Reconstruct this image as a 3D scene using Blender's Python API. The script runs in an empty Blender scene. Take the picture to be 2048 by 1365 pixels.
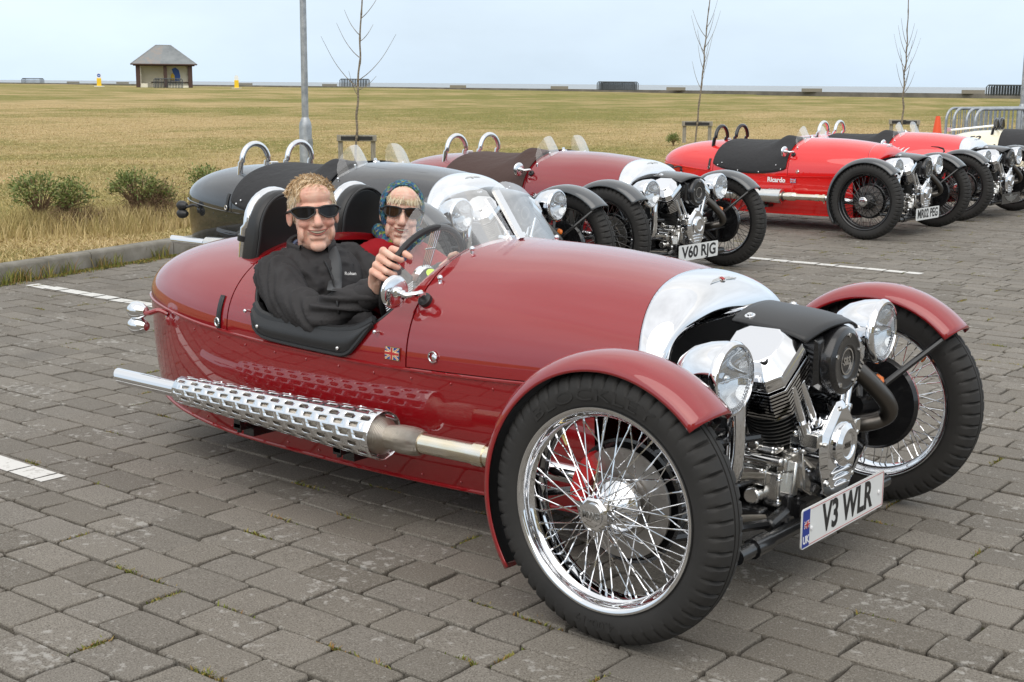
import bpy, bmesh, math, random
import numpy as np
from mathutils import Vector, Matrix, Euler

R = math.radians
scene = bpy.context.scene
COL = scene.collection

# ------------------------------------------------------------------ camera, sky, sun, exposure
cam_data = bpy.data.cameras.new('camera')
cam = bpy.data.objects.new('camera', cam_data)
COL.objects.link(cam)
CAM = Vector((1.8151, -3.4474, 1.3648))
FW = Vector((-0.61464, 0.76665, -0.18563)); RT = Vector((0.77929, 0.62662, 0.00763)); UP = Vector((-0.12217, 0.13997, 0.98259))
M = Matrix((RT, UP, -FW)).transposed().to_4x4()
M.translation = CAM
cam.matrix_world = M
cam_data.sensor_width = 36.0
cam_data.lens = 2723.9 / 2048 * 36
cam_data.clip_start = 0.05
cam_data.clip_end = 60000
scene.camera = cam

SUN_EL, SUN_AZ = R(48), R(-62)          # high soft sun over the photographer's shoulder
world = bpy.data.worlds.new('World')
scene.world = world
world.use_nodes = True
wn, wl = world.node_tree.nodes, world.node_tree.links
wn.clear()
w_out = wn.new('ShaderNodeOutputWorld'); w_bg = wn.new('ShaderNodeBackground')
w_sky = wn.new('ShaderNodeTexSky'); w_sky.sky_type = 'NISHITA'; w_sky.sun_disc = False
w_sky.sun_elevation = SUN_EL; w_sky.sun_rotation = R(90) - SUN_AZ
w_sky.air_density = 1.0; w_sky.dust_density = 3.0; w_sky.ozone_density = 1.0
w_tc = wn.new('ShaderNodeTexCoord')
w_map = wn.new('ShaderNodeMapping'); w_map.inputs['Scale'].default_value = (1.0, 1.0, 2.6)
w_no = wn.new('ShaderNodeTexNoise'); w_no.inputs['Scale'].default_value = 1.6; w_no.inputs['Detail'].default_value = 7; w_no.inputs['Roughness'].default_value = 0.55
w_sep = wn.new('ShaderNodeSeparateXYZ'); wl.new(w_tc.outputs['Generated'], w_sep.inputs[0])
w_el = wn.new('ShaderNodeValToRGB')                     # clear pale band over the sea, bright thin overcast above
for p_, c_ in ((0.0, (.640, .770, .900)), (.10, (.69, .79, .89)), (.30, (.84, .875, .90)), (.75, (1.05, 1.035, 1.0))):
    e_ = w_el.color_ramp.elements[0] if p_ == 0 else (w_el.color_ramp.elements[1] if p_ == .75 else w_el.color_ramp.elements.new(p_)); e_.position = p_; e_.color = (*c_, 1)
wl.new(w_sep.outputs['Z'], w_el.inputs[0])
w_rmp = wn.new('ShaderNodeMapRange'); w_rmp.inputs['From Min'].default_value = 0.30; w_rmp.inputs['From Max'].default_value = 0.70
w_rmp.inputs['To Min'].default_value = 9.2; w_rmp.inputs['To Max'].default_value = 13.0
w_cl = wn.new('ShaderNodeMix'); w_cl.data_type = 'RGBA'; w_cl.blend_type = 'MULTIPLY'; w_cl.inputs['Factor'].default_value = 1.0
w_mix = wn.new('ShaderNodeMix'); w_mix.data_type = 'RGBA'; w_mix.inputs['Factor'].default_value = 0.85
wl.new(w_tc.outputs['Generated'], w_map.inputs['Vector']); wl.new(w_map.outputs[0], w_no.inputs['Vector'])
wl.new(w_no.outputs['Fac'], w_rmp.inputs['Value']); wl.new(w_el.outputs[0], w_cl.inputs['A']); wl.new(w_rmp.outputs[0], w_cl.inputs['B'])
wl.new(w_sky.outputs[0], w_mix.inputs['A']); wl.new(w_cl.outputs['Result'], w_mix.inputs['B'])
wl.new(w_mix.outputs['Result'], w_bg.inputs['Color']); w_bg.inputs['Strength'].default_value = 0.12
wl.new(w_bg.outputs[0], w_out.inputs['Surface'])

sun_data = bpy.data.lights.new('sun', 'SUN')
sun_data.energy = 1.5; sun_data.angle = R(70); sun_data.color = (1.0, 0.96, 0.90)
sun = bpy.data.objects.new('sun', sun_data)
COL.objects.link(sun)
sd = Vector((math.cos(SUN_EL) * math.cos(SUN_AZ), math.cos(SUN_EL) * math.sin(SUN_AZ), math.sin(SUN_EL)))
sun.rotation_euler = sd.to_track_quat('Z', 'Y').to_euler()

scene.view_settings.view_transform = 'Standard'
scene.view_settings.look = 'None'
scene.view_settings.exposure = 0.0
scene.view_settings.gamma = 1.0
scene.view_settings.use_curve_mapping = False
scene.render.engine = 'CYCLES'
scene.cycles.max_bounces = 8
scene.cycles.transparent_max_bounces = 12
scene.cycles.use_denoising = True

# ------------------------------------------------------------------ helpers
random.seed(7)
rng = np.random.default_rng(11)

class MB:
    """collects geometry for one mesh"""
    def __init__(s): s.v = []; s.f = []
    def add(s, v, f, M=None):
        o = len(s.v)
        if M is not None: v = [tuple(M @ Vector(p)) for p in v]
        s.v.extend([tuple(map(float, p)) for p in v]); s.f.extend([tuple(i + o for i in q) for q in f]); return s
    def box(s, c, d, M=None):
        x, y, z = d[0] / 2, d[1] / 2, d[2] / 2
        v = [(c[0] + i * x, c[1] + j * y, c[2] + k * z) for i in (-1, 1) for j in (-1, 1) for k in (-1, 1)]
        return s.add(v, [(0, 1, 3, 2), (4, 6, 7, 5), (0, 4, 5, 1), (2, 3, 7, 6), (0, 2, 6, 4), (1, 5, 7, 3)], M)
    def grid(s, rows, closeu=False, closev=False, M=None):
        nr, nc = len(rows), len(rows[0])
        v = [p for r in rows for p in r]; f = []
        for i in range(nr if closeu else nr - 1):
            for j in range(nc if closev else nc - 1):
                a, b = i * nc + j, i * nc + (j + 1) % nc
                c, d = ((i + 1) % nr) * nc + (j + 1) % nc, ((i + 1) % nr) * nc + j
                f.append((a, b, c, d))
        return s.add(v, f, M)
    def lathe(s, prof, n=32, M=None, cap0=False, cap1=False):
        """profile of (radius, height) turned about local Z"""
        rows = [[(r * math.cos(2 * math.pi * k / n), r * math.sin(2 * math.pi * k / n), h) for k in range(n)] for r, h in prof]
        o = len(s.v)
        s.grid(rows, closev=True, M=M)
        if cap0: s.f.append(tuple(o + k for k in range(n))[::-1])
        if cap1: s.f.append(tuple(o + (len(prof) - 1) * n + k for k in range(n)))
        return s
    def tube(s, pts, r, n=10, closed=False, caps=True, M=None, flat=1.0, up=None):
        pts = [Vector(p) for p in pts]; m = len(pts)
        rs = r if isinstance(r, (list, tuple)) else [r] * m
        rows = []; nprev = None
        for i, p in enumerate(pts):
            a = pts[i - 1] if (i > 0 or closed) else p
            b = pts[(i + 1) % m] if (i < m - 1 or closed) else p
            t = (b - a).normalized()
            if nprev is None:
                h = Vector(up) if up else (Vector((0, 0, 1)) if abs(t.z) < .9 else Vector((1, 0, 0)))
                nv = (h - t * h.dot(t)).normalized()
            else: nv = (nprev - t * nprev.dot(t)).normalized()
            nprev = nv; bv = t.cross(nv)
            rows.append([tuple(p + rs[i] * (math.cos(2 * math.pi * k / n) * nv * flat + math.sin(2 * math.pi * k / n) * bv)) for k in range(n)])
        o = len(s.v)
        s.grid(rows, closeu=closed, closev=True, M=M)
        if caps and not closed:
            s.f.append(tuple(o + k for k in range(n))[::-1]); s.f.append(tuple(o + (m - 1) * n + k for k in range(n)))
        return s
    def prism(s, poly, h0, h1, M=None, inset=0.0):
        """2-D polygon (local XY) extruded along local Z, optional chamfer of the top"""
        n = len(poly); cx = sum(p[0] for p in poly) / n; cy = sum(p[1] for p in poly) / n
        v = [(x, y, h0) for x, y in poly]
        rings = [[(x, y, h1 - inset) for x, y in poly]]
        if inset:
            sc = []
            for x, y in poly:
                L = math.hypot(x - cx, y - cy) or 1; k = max(0, (L - inset * 1.2) / L); sc.append((cx + (x - cx) * k, cy + (y - cy) * k, h1))
            rings.append(sc)
        else: rings = [[(x, y, h1) for x, y in poly]]
        for r_ in rings: v += r_
        f = [tuple(range(n))[::-1]]
        for k in range(len(rings)):
            for i in range(n): f.append((k * n + i, k * n + (i + 1) % n, (k + 1) * n + (i + 1) % n, (k + 1) * n + i))
        f.append(tuple(len(rings) * n + i for i in range(n)))
        return s.add(v, f, M)
    def ball(s, c, r, n=16, m=10, M=None):
        rx, ry, rz = r if isinstance(r, (tuple, list)) else (r, r, r)
        v = [(c[0], c[1], c[2] + rz)]; f = []
        for i in range(1, m):
            a = math.pi * i / m
            v += [(c[0] + rx * math.sin(a) * math.cos(2 * math.pi * k / n), c[1] + ry * math.sin(a) * math.sin(2 * math.pi * k / n), c[2] + rz * math.cos(a)) for k in range(n)]
        v.append((c[0], c[1], c[2] - rz)); L = len(v) - 1
        for k in range(n): f.append((0, 1 + k, 1 + (k + 1) % n)); f.append((L, 1 + (m - 2) * n + (k + 1) % n, 1 + (m - 2) * n + k))
        for i in range(m - 2):
            for k in range(n): f.append((1 + i * n + k, 1 + (i + 1) * n + k, 1 + (i + 1) * n + (k + 1) % n, 1 + i * n + (k + 1) % n))
        return s.add(v, f, M)
    def mesh(s, name, smooth=True, angle=35, fix=True):
        me = bpy.data.meshes.new(name); me.from_pydata(s.v, [], s.f)
        if fix:
            bm = bmesh.new(); bm.from_mesh(me); bmesh.ops.recalc_face_normals(bm, faces=bm.faces); bm.to_mesh(me); bm.free()
        if smooth:
            me.polygons.foreach_set('use_smooth', [True] * len(me.polygons)); me.set_sharp_from_angle(angle=R(angle))
        me.materials.append(None)
        return me

CACHE = {}; DETAIL = [False]
SPLIT = {'cover_bolts': 'cover_bolt', 'timing_bolts': 'timing_bolt', 'exhaust_bracket': 'exhaust_bracket', 'screen_clip': 'screen_clip', 'tonneau_pins': 'tonneau_pin', 'air_cleaner_bolts': 'air_cleaner_bolt', 'engine_cover_bolts': 'engine_cover_bolt',
         'shield_screws': 'shield_screw', 'crankcase_bolts': 'crankcase_bolt', 'braided_hose': 'braided_hose', 'belt_moulding': 'belt_moulding', 'sill_moulding': 'sill_moulding', 'cockpit_edge': 'cockpit_edge', 'hoop_foot': 'hoop_foot', 'tonneau_studs': 'tonneau_stud', 'rear_lamp': 'rear_lamp'}
MASS = {'rivets', 'lens_beads', 'spokes', 'wire_spokes'}
def islands(g, name):
    """separate meshes for the pieces of one builder; pieces that touch stay together"""
    n = len(g.v); par = list(range(n))
    def fd(a):
        while par[a] != a: par[a] = par[par[a]]; a = par[a]
        return a
    for f in g.f:
        for q in f[1:]: par[fd(q)] = fd(f[0])
    box = {}
    for i, p in enumerate(g.v):
        r_ = fd(i); b = box.setdefault(r_, [list(p), list(p)])
        for k in range(3): b[0][k] = min(b[0][k], p[k]); b[1][k] = max(b[1][k], p[k])
    ks = list(box)
    for a in ks:
        for b in ks:
            if a < b and all(box[a][0][k] - .002 <= box[b][1][k] and box[b][0][k] - .002 <= box[a][1][k] for k in range(3)): par[fd(a)] = fd(b)
    out = {}
    for f in g.f: out.setdefault(fd(f[0]), []).append(f)
    res = []
    for fs in out.values():
        ids = sorted({i for f in fs for i in f}); mp = {i: k for k, i in enumerate(ids)}; h = MB(); h.v = [g.v[i] for i in ids]; h.f = [tuple(mp[i] for i in f) for f in fs]; res.append(h.mesh(name))
    return res
def obj(name, me, mat=None, parent=None, M=None, mods=None):
    if isinstance(me, MB): me = me.mesh(name)
    o = bpy.data.objects.new(name, me); COL.objects.link(o)
    if mat is not None and hasattr(me, 'materials'):
        if len(me.materials) == 0: me.materials.append(None)
        o.material_slots[0].link = 'OBJECT'; o.material_slots[0].material = mat
    if parent is not None: o.parent = parent
    if M is not None: o.matrix_local = M
    for k in (mods or ()): k(o)
    return o
def shared(key, fn, name, mat, parent, M=None, mods=None):
    """one mesh for all alike pieces, material held by the object"""
    if key not in CACHE:
        g = fn(); CACHE[key] = g.mesh(name) if isinstance(g, MB) else g
        if name in SPLIT: CACHE[key, 'bits'] = islands(g, SPLIT[name])
    if name in SPLIT and DETAIL[0]: return [obj(SPLIT[name], m_, mat, parent, M, mods) for m_ in CACHE[key, 'bits']][0]
    o = obj(name, CACHE[key], mat, parent, M, mods)
    if name in SPLIT or name in MASS: o['kind'] = 'stuff'
    return o
def empty(name, loc=(0, 0, 0), rz=0.0):
    o = bpy.data.objects.new(name, None); COL.objects.link(o); o.location = loc; o.rotation_euler = (0, 0, rz); o.empty_display_size = .1
    return o
def tag(o, label, cat=None, group=None, kind=None):
    if label: o['label'] = label
    if cat: o['category'] = cat
    if group: o['group'] = group
    if kind: o['kind'] = kind
    return o
def bevel(w, seg=2):
    def f(o):
        m = o.modifiers.new('bevel', 'BEVEL'); m.width = w; m.segments = seg; m.limit_method = 'ANGLE'; m.angle_limit = R(40); m.harden_normals = False
    return f
def solid(t, off=0.0):
    def f(o):
        m = o.modifiers.new('solid', 'SOLIDIFY'); m.thickness = t; m.offset = off
    return f
def subsurf(n=1):
    def f(o):
        m = o.modifiers.new('sub', 'SUBSURF'); m.levels = n; m.render_levels = n
    return f
def baked(o):
    """freeze an object's modifiers into its mesh"""
    dg = bpy.context.evaluated_depsgraph_get(); dg.update()
    me = bpy.data.meshes.new_from_object(o.evaluated_get(dg)); o.modifiers.clear(); o.data = me
    return o
def frame(o, z, xh=(0, 0, 1)):
    z = Vector(z).normalized(); xh = Vector(xh)
    if abs(z.dot(xh.normalized())) > .98: xh = Vector((1, 0, 0)) if abs(z.x) < .9 else Vector((0, 1, 0))
    x = (xh - z * xh.dot(z)).normalized(); y = z.cross(x)
    m = Matrix((x, y, z)).transposed().to_4x4(); m.translation = Vector(o); return m
def T(*p): return Matrix.Translation(Vector(p))
def crv(xs, ys):
    """monotone cubic interpolation"""
    xs = np.array(xs, float); ys = np.array(ys, float); h = np.diff(xs); d = np.diff(ys) / h
    m = np.zeros_like(ys); m[0] = d[0]; m[-1] = d[-1]
    for i in range(1, len(xs) - 1):
        if d[i - 1] * d[i] > 0:
            w1, w2 = 2 * h[i] + h[i - 1], h[i] + 2 * h[i - 1]; m[i] = (w1 + w2) / (w1 / d[i - 1] + w2 / d[i])
    def f(x):
        x = min(max(x, xs[0]), xs[-1]); i = min(max(int(np.searchsorted(xs, x)) - 1, 0), len(h) - 1)
        t = (x - xs[i]) / h[i]
        return float((2 * t**3 - 3 * t**2 + 1) * ys[i] + (t**3 - 2 * t**2 + t) * h[i] * m[i] + (-2 * t**3 + 3 * t**2) * ys[i + 1] + (t**3 - t**2) * h[i] * m[i + 1])
    return f
def spline(pts, k=6, closed=False):
    P = [Vector(p) for p in pts]; n = len(P); out = []
    for i in range(n if closed else n - 1):
        g = lambda j: P[j % n] if closed else P[min(max(j, 0), n - 1)]
        a, b, c, d = g(i - 1), g(i), g(i + 1), g(i + 2)
        for q in range(k):
            t = q / k
            out.append(.5 * ((2 * b) + (-a + c) * t + (2 * a - 5 * b + 4 * c - d) * t * t + (-a + 3 * b - 3 * c + d) * t**3))
    if not closed: out.append(P[-1])
    return out
def text_mesh(body, size=1.0, bold=0.0, squash=1.0, depth=0.0, align='CENTER', shear=0.0, name='lettering'):
    key = ('txt', body, size, bold, squash, depth, align, shear)
    if key in CACHE: return CACHE[key]
    c = bpy.data.curves.new('t', 'FONT'); c.body = body; c.size = size; c.offset = bold; c.align_x = align; c.align_y = 'CENTER'; c.extrude = depth; c.shear = shear; c.resolution_u = 3
    o = bpy.data.objects.new('t', c); COL.objects.link(o)
    dg = bpy.context.evaluated_depsgraph_get(); dg.update()
    me = bpy.data.meshes.new_from_object(o.evaluated_get(dg)); me.name = name
    bpy.data.objects.remove(o); me.materials.clear(); me.materials.append(None)
    for v in me.vertices: v.co.x *= squash
    CACHE[key] = me
    return me

# ------------------------------------------------------------------ materials
def mat(name, col, rough=.5, metal=0.0, coat=0.0, spec=.5, **kw):
    m = bpy.data.materials.new(name); m.use_nodes = True
    b = m.node_tree.nodes['Principled BSDF']
    b.inputs['Base Color'].default_value = (*col, 1); b.inputs['Roughness'].default_value = rough; b.inputs['Metallic'].default_value = metal
    b.inputs['Coat Weight'].default_value = coat; b.inputs['Coat Roughness'].default_value = .03; b.inputs['Specular IOR Level'].default_value = spec
    for k, v in kw.items(): b.inputs[k.replace('_', ' ')].default_value = v
    return m
def nodes(m): return m.node_tree.nodes, m.node_tree.links, m.node_tree.nodes['Principled BSDF']
def noise(m, scale, detail=4, rough=.55, vec='obj', scl=None):
    n, l, b = nodes(m); t = n.new('ShaderNodeTexNoise'); t.inputs['Scale'].default_value = scale; t.inputs['Detail'].default_value = detail; t.inputs['Roughness'].default_value = rough
    src = n.new('ShaderNodeNewGeometry').outputs['Position'] if vec == 'pos' else n.new('ShaderNodeTexCoord').outputs['Object']
    if scl:
        mp = n.new('ShaderNodeMapping'); mp.inputs['Scale'].default_value = scl; l.new(src, mp.inputs['Vector']); src = mp.outputs[0]
    l.new(src, t.inputs['Vector']); return t.outputs['Fac']
def ramp(m, fac, stops):
    n, l, b = nodes(m); r = n.new('ShaderNodeValToRGB'); e = r.color_ramp.elements
    while len(e) < len(stops): e.new(.5)
    for i, (p, c) in enumerate(stops): e[i].position = p; e[i].color = (*c, 1) if len(c) == 3 else c
    l.new(fac, r.inputs[0]); return r.outputs[0]
def mixc(m, fac, a, b_, mode='MIX'):
    n, l, b = nodes(m); x = n.new('ShaderNodeMix'); x.data_type = 'RGBA'; x.blend_type = mode
    for s, k in ((fac, 'Factor'), (a, 'A'), (b_, 'B')):
        if hasattr(s, 'links'): l.new(s, x.inputs[k])
        else: x.inputs[k].default_value = s if k == 'Factor' else ((*s, 1) if len(s) == 3 else s)
    return x.outputs['Result']
def mathn(m, op, a, b_=0.0):
    n, l, _ = nodes(m); x = n.new('ShaderNodeMath'); x.operation = op
    for i, s in enumerate((a, b_)):
        if hasattr(s, 'links'): l.new(s, x.inputs[i])
        else: x.inputs[i].default_value = s
    return x.outputs[0]
def bump(m, h, strength=.3, dist=.01):
    n, l, b = nodes(m); x = n.new('ShaderNodeBump'); x.inputs['Strength'].default_value = strength; x.inputs['Distance'].default_value = dist
    l.new(h, x.inputs['Height']); l.new(x.outputs[0], b.inputs['Normal'])
def base(m, c): m.node_tree.links.new(c, nodes(m)[2].inputs['Base Color'])
def setin(m, k, c): m.node_tree.links.new(c, nodes(m)[2].inputs[k])

def paint(name, col, metal=.35):
    m = mat(name, col, .45, metal * .4, 1.0, .10, Coat_IOR=1.78)
    f = noise(m, 3.0, 3); setin(m, 'Coat Roughness', mathn(m, 'MULTIPLY', f, .035))
    dust = noise(m, 60, 2); base(m, mixc(m, mathn(m, 'MULTIPLY', dust, .10), col, tuple(min(1, c * 1.25 + .012) for c in col)))
    return m
burgundy = paint('burgundy paint', (.262, .0045, .0080))
burgundy2 = paint('dark burgundy paint', (.235, .0060, .0115))
scarlet = paint('scarlet paint', (.72, .008, .008), .15)
coral = paint('coral red paint', (.75, .030, .035), .15)
blackpaint = paint('gloss black paint', (.012, .013, .016), .1)
greypaint = paint('grey mudguard paint', (.045, .050, .055), .3)
cream = paint('cream paint', (.80, .74, .56), 0.0)
chrome = mat('chrome', (.77, .78, .80), .05, 1.0)
_f = noise(chrome, 5, 3); setin(chrome, 'Roughness', mathn(chrome, 'MULTIPLY', _f, .10))
chrome_worn = mat('used polished metal', (.72, .71, .69), .16, 1.0)
_f = noise(chrome_worn, 14, 5); setin(chrome_worn, 'Roughness', mathn(chrome_worn, 'MULTIPLY', _f, .38)); base(chrome_worn, mixc(chrome_worn, _f, (.58, .57, .55), (.80, .79, .77)))
silver = mat('silver painted cowl', (.78, .80, .83), .12, .75, .6)
steel = mat('stainless exhaust steel', (.66, .60, .50), .14, 1.0)
_f = noise(steel, 6, 4, scl=(1, 3, 3)); base(steel, ramp(steel, _f, [(.3, (.80, .77, .70)), (.55, (.76, .68, .52)), (.75, (.78, .75, .70))])); setin(steel, 'Roughness', mathn(steel, 'MULTIPLY', _f, .3))
braid = mat('braided steel', (.56, .51, .44), .35, 1.0)
barrel_m = mat('cylinder barrel', (.16, .16, .16), .3, .9)
_w = nodes(braid)[0].new('ShaderNodeTexWave'); _w.inputs['Scale'].default_value = 90; bump(braid, _w.outputs['Fac'], .6, .002)
castalu = mat('cast aluminium', (.36, .36, .35), .33, 1.0)
bump(castalu, noise(castalu, 60, 3), .15, .002)
rubber = mat('tyre rubber', (.024, .023, .022), .72)
_f = noise(rubber, 9, 5); base(rubber, mixc(rubber, _f, (.010, .0095, .009), (.030, .028, .026))); bump(rubber, noise(rubber, 120, 3), .12, .002)
blackmetal = mat('satin black metal', (.010, .010, .011), .26, .1, .5)
blackplastic = mat('black plastic', (.018, .018, .019), .42)
darksteel = mat('dark header steel', (.13, .12, .11), .36, 1.0)
leather = mat('black leather', (.015, .015, .016), .40)
_v = nodes(leather)[0].new('ShaderNodeTexVoronoi'); _v.inputs['Scale'].default_value = 260; bump(leather, _v.outputs['Distance'], .12, .002)
tonneau_black = mat('black tonneau cloth', (.022, .022, .024), .78); bump(tonneau_black, noise(tonneau_black, 7, 4), .6, .03)
tonneau_brown = mat('brown tonneau cloth', (.060, .032, .026), .8); bump(tonneau_brown, noise(tonneau_brown, 7, 4), .6, .03)
gauze = mat('black wire gauze', (.010, .010, .011), .55)
disc_m = mat('brake disc steel', (.34, .32, .30), .38, 1.0)
caliper_m = mat('red caliper paint', (.50, .012, .015), .35, 0, .6)
amber = mat('amber lens', (.95, .22, .02), .12, 0, 0.8)
white_p = mat('white plate', (.74, .75, .74), .35); 
blackink = mat('black ink', (.012, .012, .013), .4)
redink = mat('red ink', (.45, .03, .03), .4)
blueink = mat('blue ink', (.012, .035, .26), .4)
whiteink = mat('white ink', (.80, .80, .80), .4)
goldink = mat('gold metal', (.62, .48, .20), .25, 1.0)
palegold = mat('pale gold enamel', (.78, .70, .42), .3)
wood_y = mat('yellow sticker', (.62, .92, .02), .5)
glass = mat('clear screen', (.93, .95, .95), .02, 0, 0, .5, Transmission_Weight=1.0, IOR=1.02)
def thin_glass(name, col, k, r0=.06):
    m = bpy.data.materials.new(name); m.use_nodes = True; n = m.node_tree.nodes; l = m.node_tree.links; n.clear()
    o = n.new('ShaderNodeOutputMaterial'); t = n.new('ShaderNodeBsdfTransparent'); g = n.new('ShaderNodeBsdfGlossy'); d = n.new('ShaderNodeBsdfDiffuse')
    t.inputs[0].default_value = (*col, 1); g.inputs['Roughness'].default_value = .02; g.inputs[0].default_value = (1, 1, 1, 1); d.inputs[0].default_value = (.75, .76, .78, 1)
    lw = n.new('ShaderNodeLayerWeight'); lw.inputs[0].default_value = .25
    mr = n.new('ShaderNodeMapRange'); mr.inputs['To Min'].default_value = r0; mr.inputs['To Max'].default_value = .42
    m1 = n.new('ShaderNodeMixShader'); m2 = n.new('ShaderNodeMixShader'); m2.inputs[0].default_value = k
    lw.inputs[0].default_value = .32; l.new(lw.outputs['Fresnel'], mr.inputs['Value']); l.new(mr.outputs[0], m1.inputs[0]); l.new(t.outputs[0], m1.inputs[1]); l.new(g.outputs[0], m1.inputs[2])
    l.new(m1.outputs[0], m2.inputs[1]); l.new(d.outputs[0], m2.inputs[2]); l.new(m2.outputs[0], o.inputs[0])
    return m
screen = thin_glass('acrylic screen', (.94, .95, .955), .035, .05)
lensglass = thin_glass('headlamp lens', (.92, .94, .95), .06, .08)
# ------------------------------------------------------------------ three-wheeler: body shape (car frame: x forward, y to its left, z up, origin under the front axle)
TY = .345                       # tyre radius
TRK = .778                      # half track
W_ = crv([-2.62, -2.61, -2.585, -2.53, -2.44, -2.32, -2.15, -1.9, -1.6, -1.3, -1.0, -.7, -.45, -.2, 0], [0.0, .075, .16, .245, .325, .39, .445, .485, .50, .50, .49, .465, .435, .40, .37])
ZT = crv([-2.62, -2.61, -2.585, -2.53, -2.44, -2.3, -2.1, -1.85, -1.5, -1.1, -.97, -.7, -.45, -.25, 0], [.575, .608, .645, .690, .735, .776, .806, .822, .838, .862, .870, .868, .853, .828, .79])
ZB = crv([-2.62, -2.3, -1.9, -1.5, -1.1, -.7, -.3, 0], [.575, .560, .532, .516, .510, .516, .53, .54])
ZL = crv([-2.62, -2.55, -2.4, -2.1, -1.8, -1.2, -.6, -.2], [.235, .22, .195, .165, .150, .145, .148, .15])
ZC = crv([-1.80, -1.775, -1.75, -1.72, -1.69, -1.66, -1.62, -1.55, -1.3, -1.19, -1.12, -1.07, -1.03, -1.005, -.985, -.97], [.83, .80, .765, .715, .665, .62, .592, .582, .580, .592, .625, .665, .715, .765, .83, .90])
EX = .88
def usec(x, th, off=0.0):
    w, zt, zb = W_(x) + off, ZT(x) + off, ZB(x)
    c, s_ = math.cos(th), max(math.sin(th), 0)
    return (x, -math.copysign(abs(c)**EX, c) * w, zb + (zt - zb) * s_**EX)
def th_at(x, z):
    k = (z - ZB(x)) / max(1e-6, (ZT(x) - ZB(x)))
    return math.pi / 2 if k >= 1 else math.asin(max(0, k)**(1 / EX))
def yat(x, z, off=0.0):
    return -usec(x, th_at(x, z), off)[1]
def lin(a, b, n): return [a + (b - a) * i / (n - 1) for i in range(n)]
def body_upper(xa, xb, n, nt=48, lip=.010, gap=.003):
    xs = lin(xa + gap, xb - gap, n)
    if xa < -2.6: xs = [-2.62 + .64 * (u**2.2) * (xb - gap + 2.62) / .64 for u in lin(0, 1, n)]
    ths = lin(0, math.pi, nt)
    rows = [[usec(x, t) for t in ths] for x in xs]
    # folded lips at the panel ends, so the seams have depth
    end = [usec(xs[-1], t, -lip) for t in ths]; rows.append(end)
    if xa > -2.6: rows.insert(0, [usec(xs[0], t, -lip) for t in ths])
    return MB().grid(rows)
def g_tail(): return body_upper(-2.62, -1.80, 34)
def g_bonnet():
    # rear seam at x=-.97, front seam sweeps back over the top
    rows = []; ths = lin(0, math.pi, 48)
    for i, u in enumerate(lin(0, 1, 22)):
        r_ = []
        for t in ths:
            xb = -.188 - .075 * max(0, math.sin(t))**1.5; x = -.967 + (xb + .967) * u
            p = usec(x, t)
            r_.append((p[0], p[1], max(p[2], ZB(x) + .007)))
        rows.append(r_)
    rows.insert(0, [(p[0], p[1] * .975, p[2] - .010) for p in rows[0]]); rows.append([(p[0], p[1] * .97, p[2] - .010) for p in rows[-1]])
    return MB().grid(rows)
def g_surround():
    m = MB(); xs = sorted(set([round(v, 4) for v in lin(-1.797, -1.55, 26) + lin(-1.55, -1.15, 12) + lin(-1.15, -.973, 30)]))
    for sgn in (1, -1):
        rows = []
        for x in xs:
            tc = th_at(x, ZC(x))
            r_ = []
            for t in lin(0, tc, 20):
                p = usec(x, t); r_.append((p[0], p[1] * sgn, p[2]))
            q = r_[-1]; r_.append((q[0], q[1] * .965, q[2] - .004)); r_.append((q[0], q[1] * .96, q[2] - .025))
            rows.append(r_)
        rows.insert(0, [(p[0], p[1] * .98, p[2] - .009) for p in rows[0]]); rows.append([(p[0], p[1] * .98, p[2] - .009) for p in rows[-1]])
        m.grid(rows)
    return m
def g_lower():
    xs = [-2.62 + 2.30 * u**1.6 for u in lin(0, 1, 48)]; rows = []
    for x in xs:
        w, zb, zl = W_(x), ZB(x) - .004, ZL(x)
        half = [(x, -w * (1 - .005 * (1 - k)), zb) for k in (1,)]
        for k in lin(0, 1, 9)[1:]:
            half.append((x, -w * (1 - .035 * k - .085 * k**3), zb + (zl - zb) * k))
        half.append((x, -w * .80, zl - .008)); half.append((x, -w * .4, zl - .012))
        r_ = half + [(x, 0, zl - .012)] + [(a, -b, c) for a, b, c in half[::-1]]
        rows.append(r_)
    return MB().grid(rows)
def g_belt():
    m = MB(); L = [-2.62 + 2.30 * u**1.8 for u in lin(0, 1, 60)]
    for s_ in (-1, 1):
        pts = [(x, s_ * (W_(x) + .001), ZB(x) - .001) for x in L]
        m.tube(pts, .0055, 6)
    return m
def g_sill():
    m = MB(); L = [-2.6 + 2.28 * u**1.8 for u in lin(0, 1, 50)]
    for s_ in (-1, 1): m.tube([(x, s_ * W_(x) * .885, ZL(x) + .001) for x in L], .006, 6)
    return m
def g_rivets():
    m = MB()
    for s_ in (-1, 1):
        for x in lin(-2.3, -.5, 13):
            for k in (.03, .055 if False else .93):
                z = ZB(x) + (ZL(x) - ZB(x)) * (.075 if k < .5 else .93); w = W_(x) * (1 - .035 * .08 if k < .5 else 1 - .035 * .93 - .085 * .80)
                m.ball((x, s_ * w, z), .0045, 8, 5)
    return m
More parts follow.
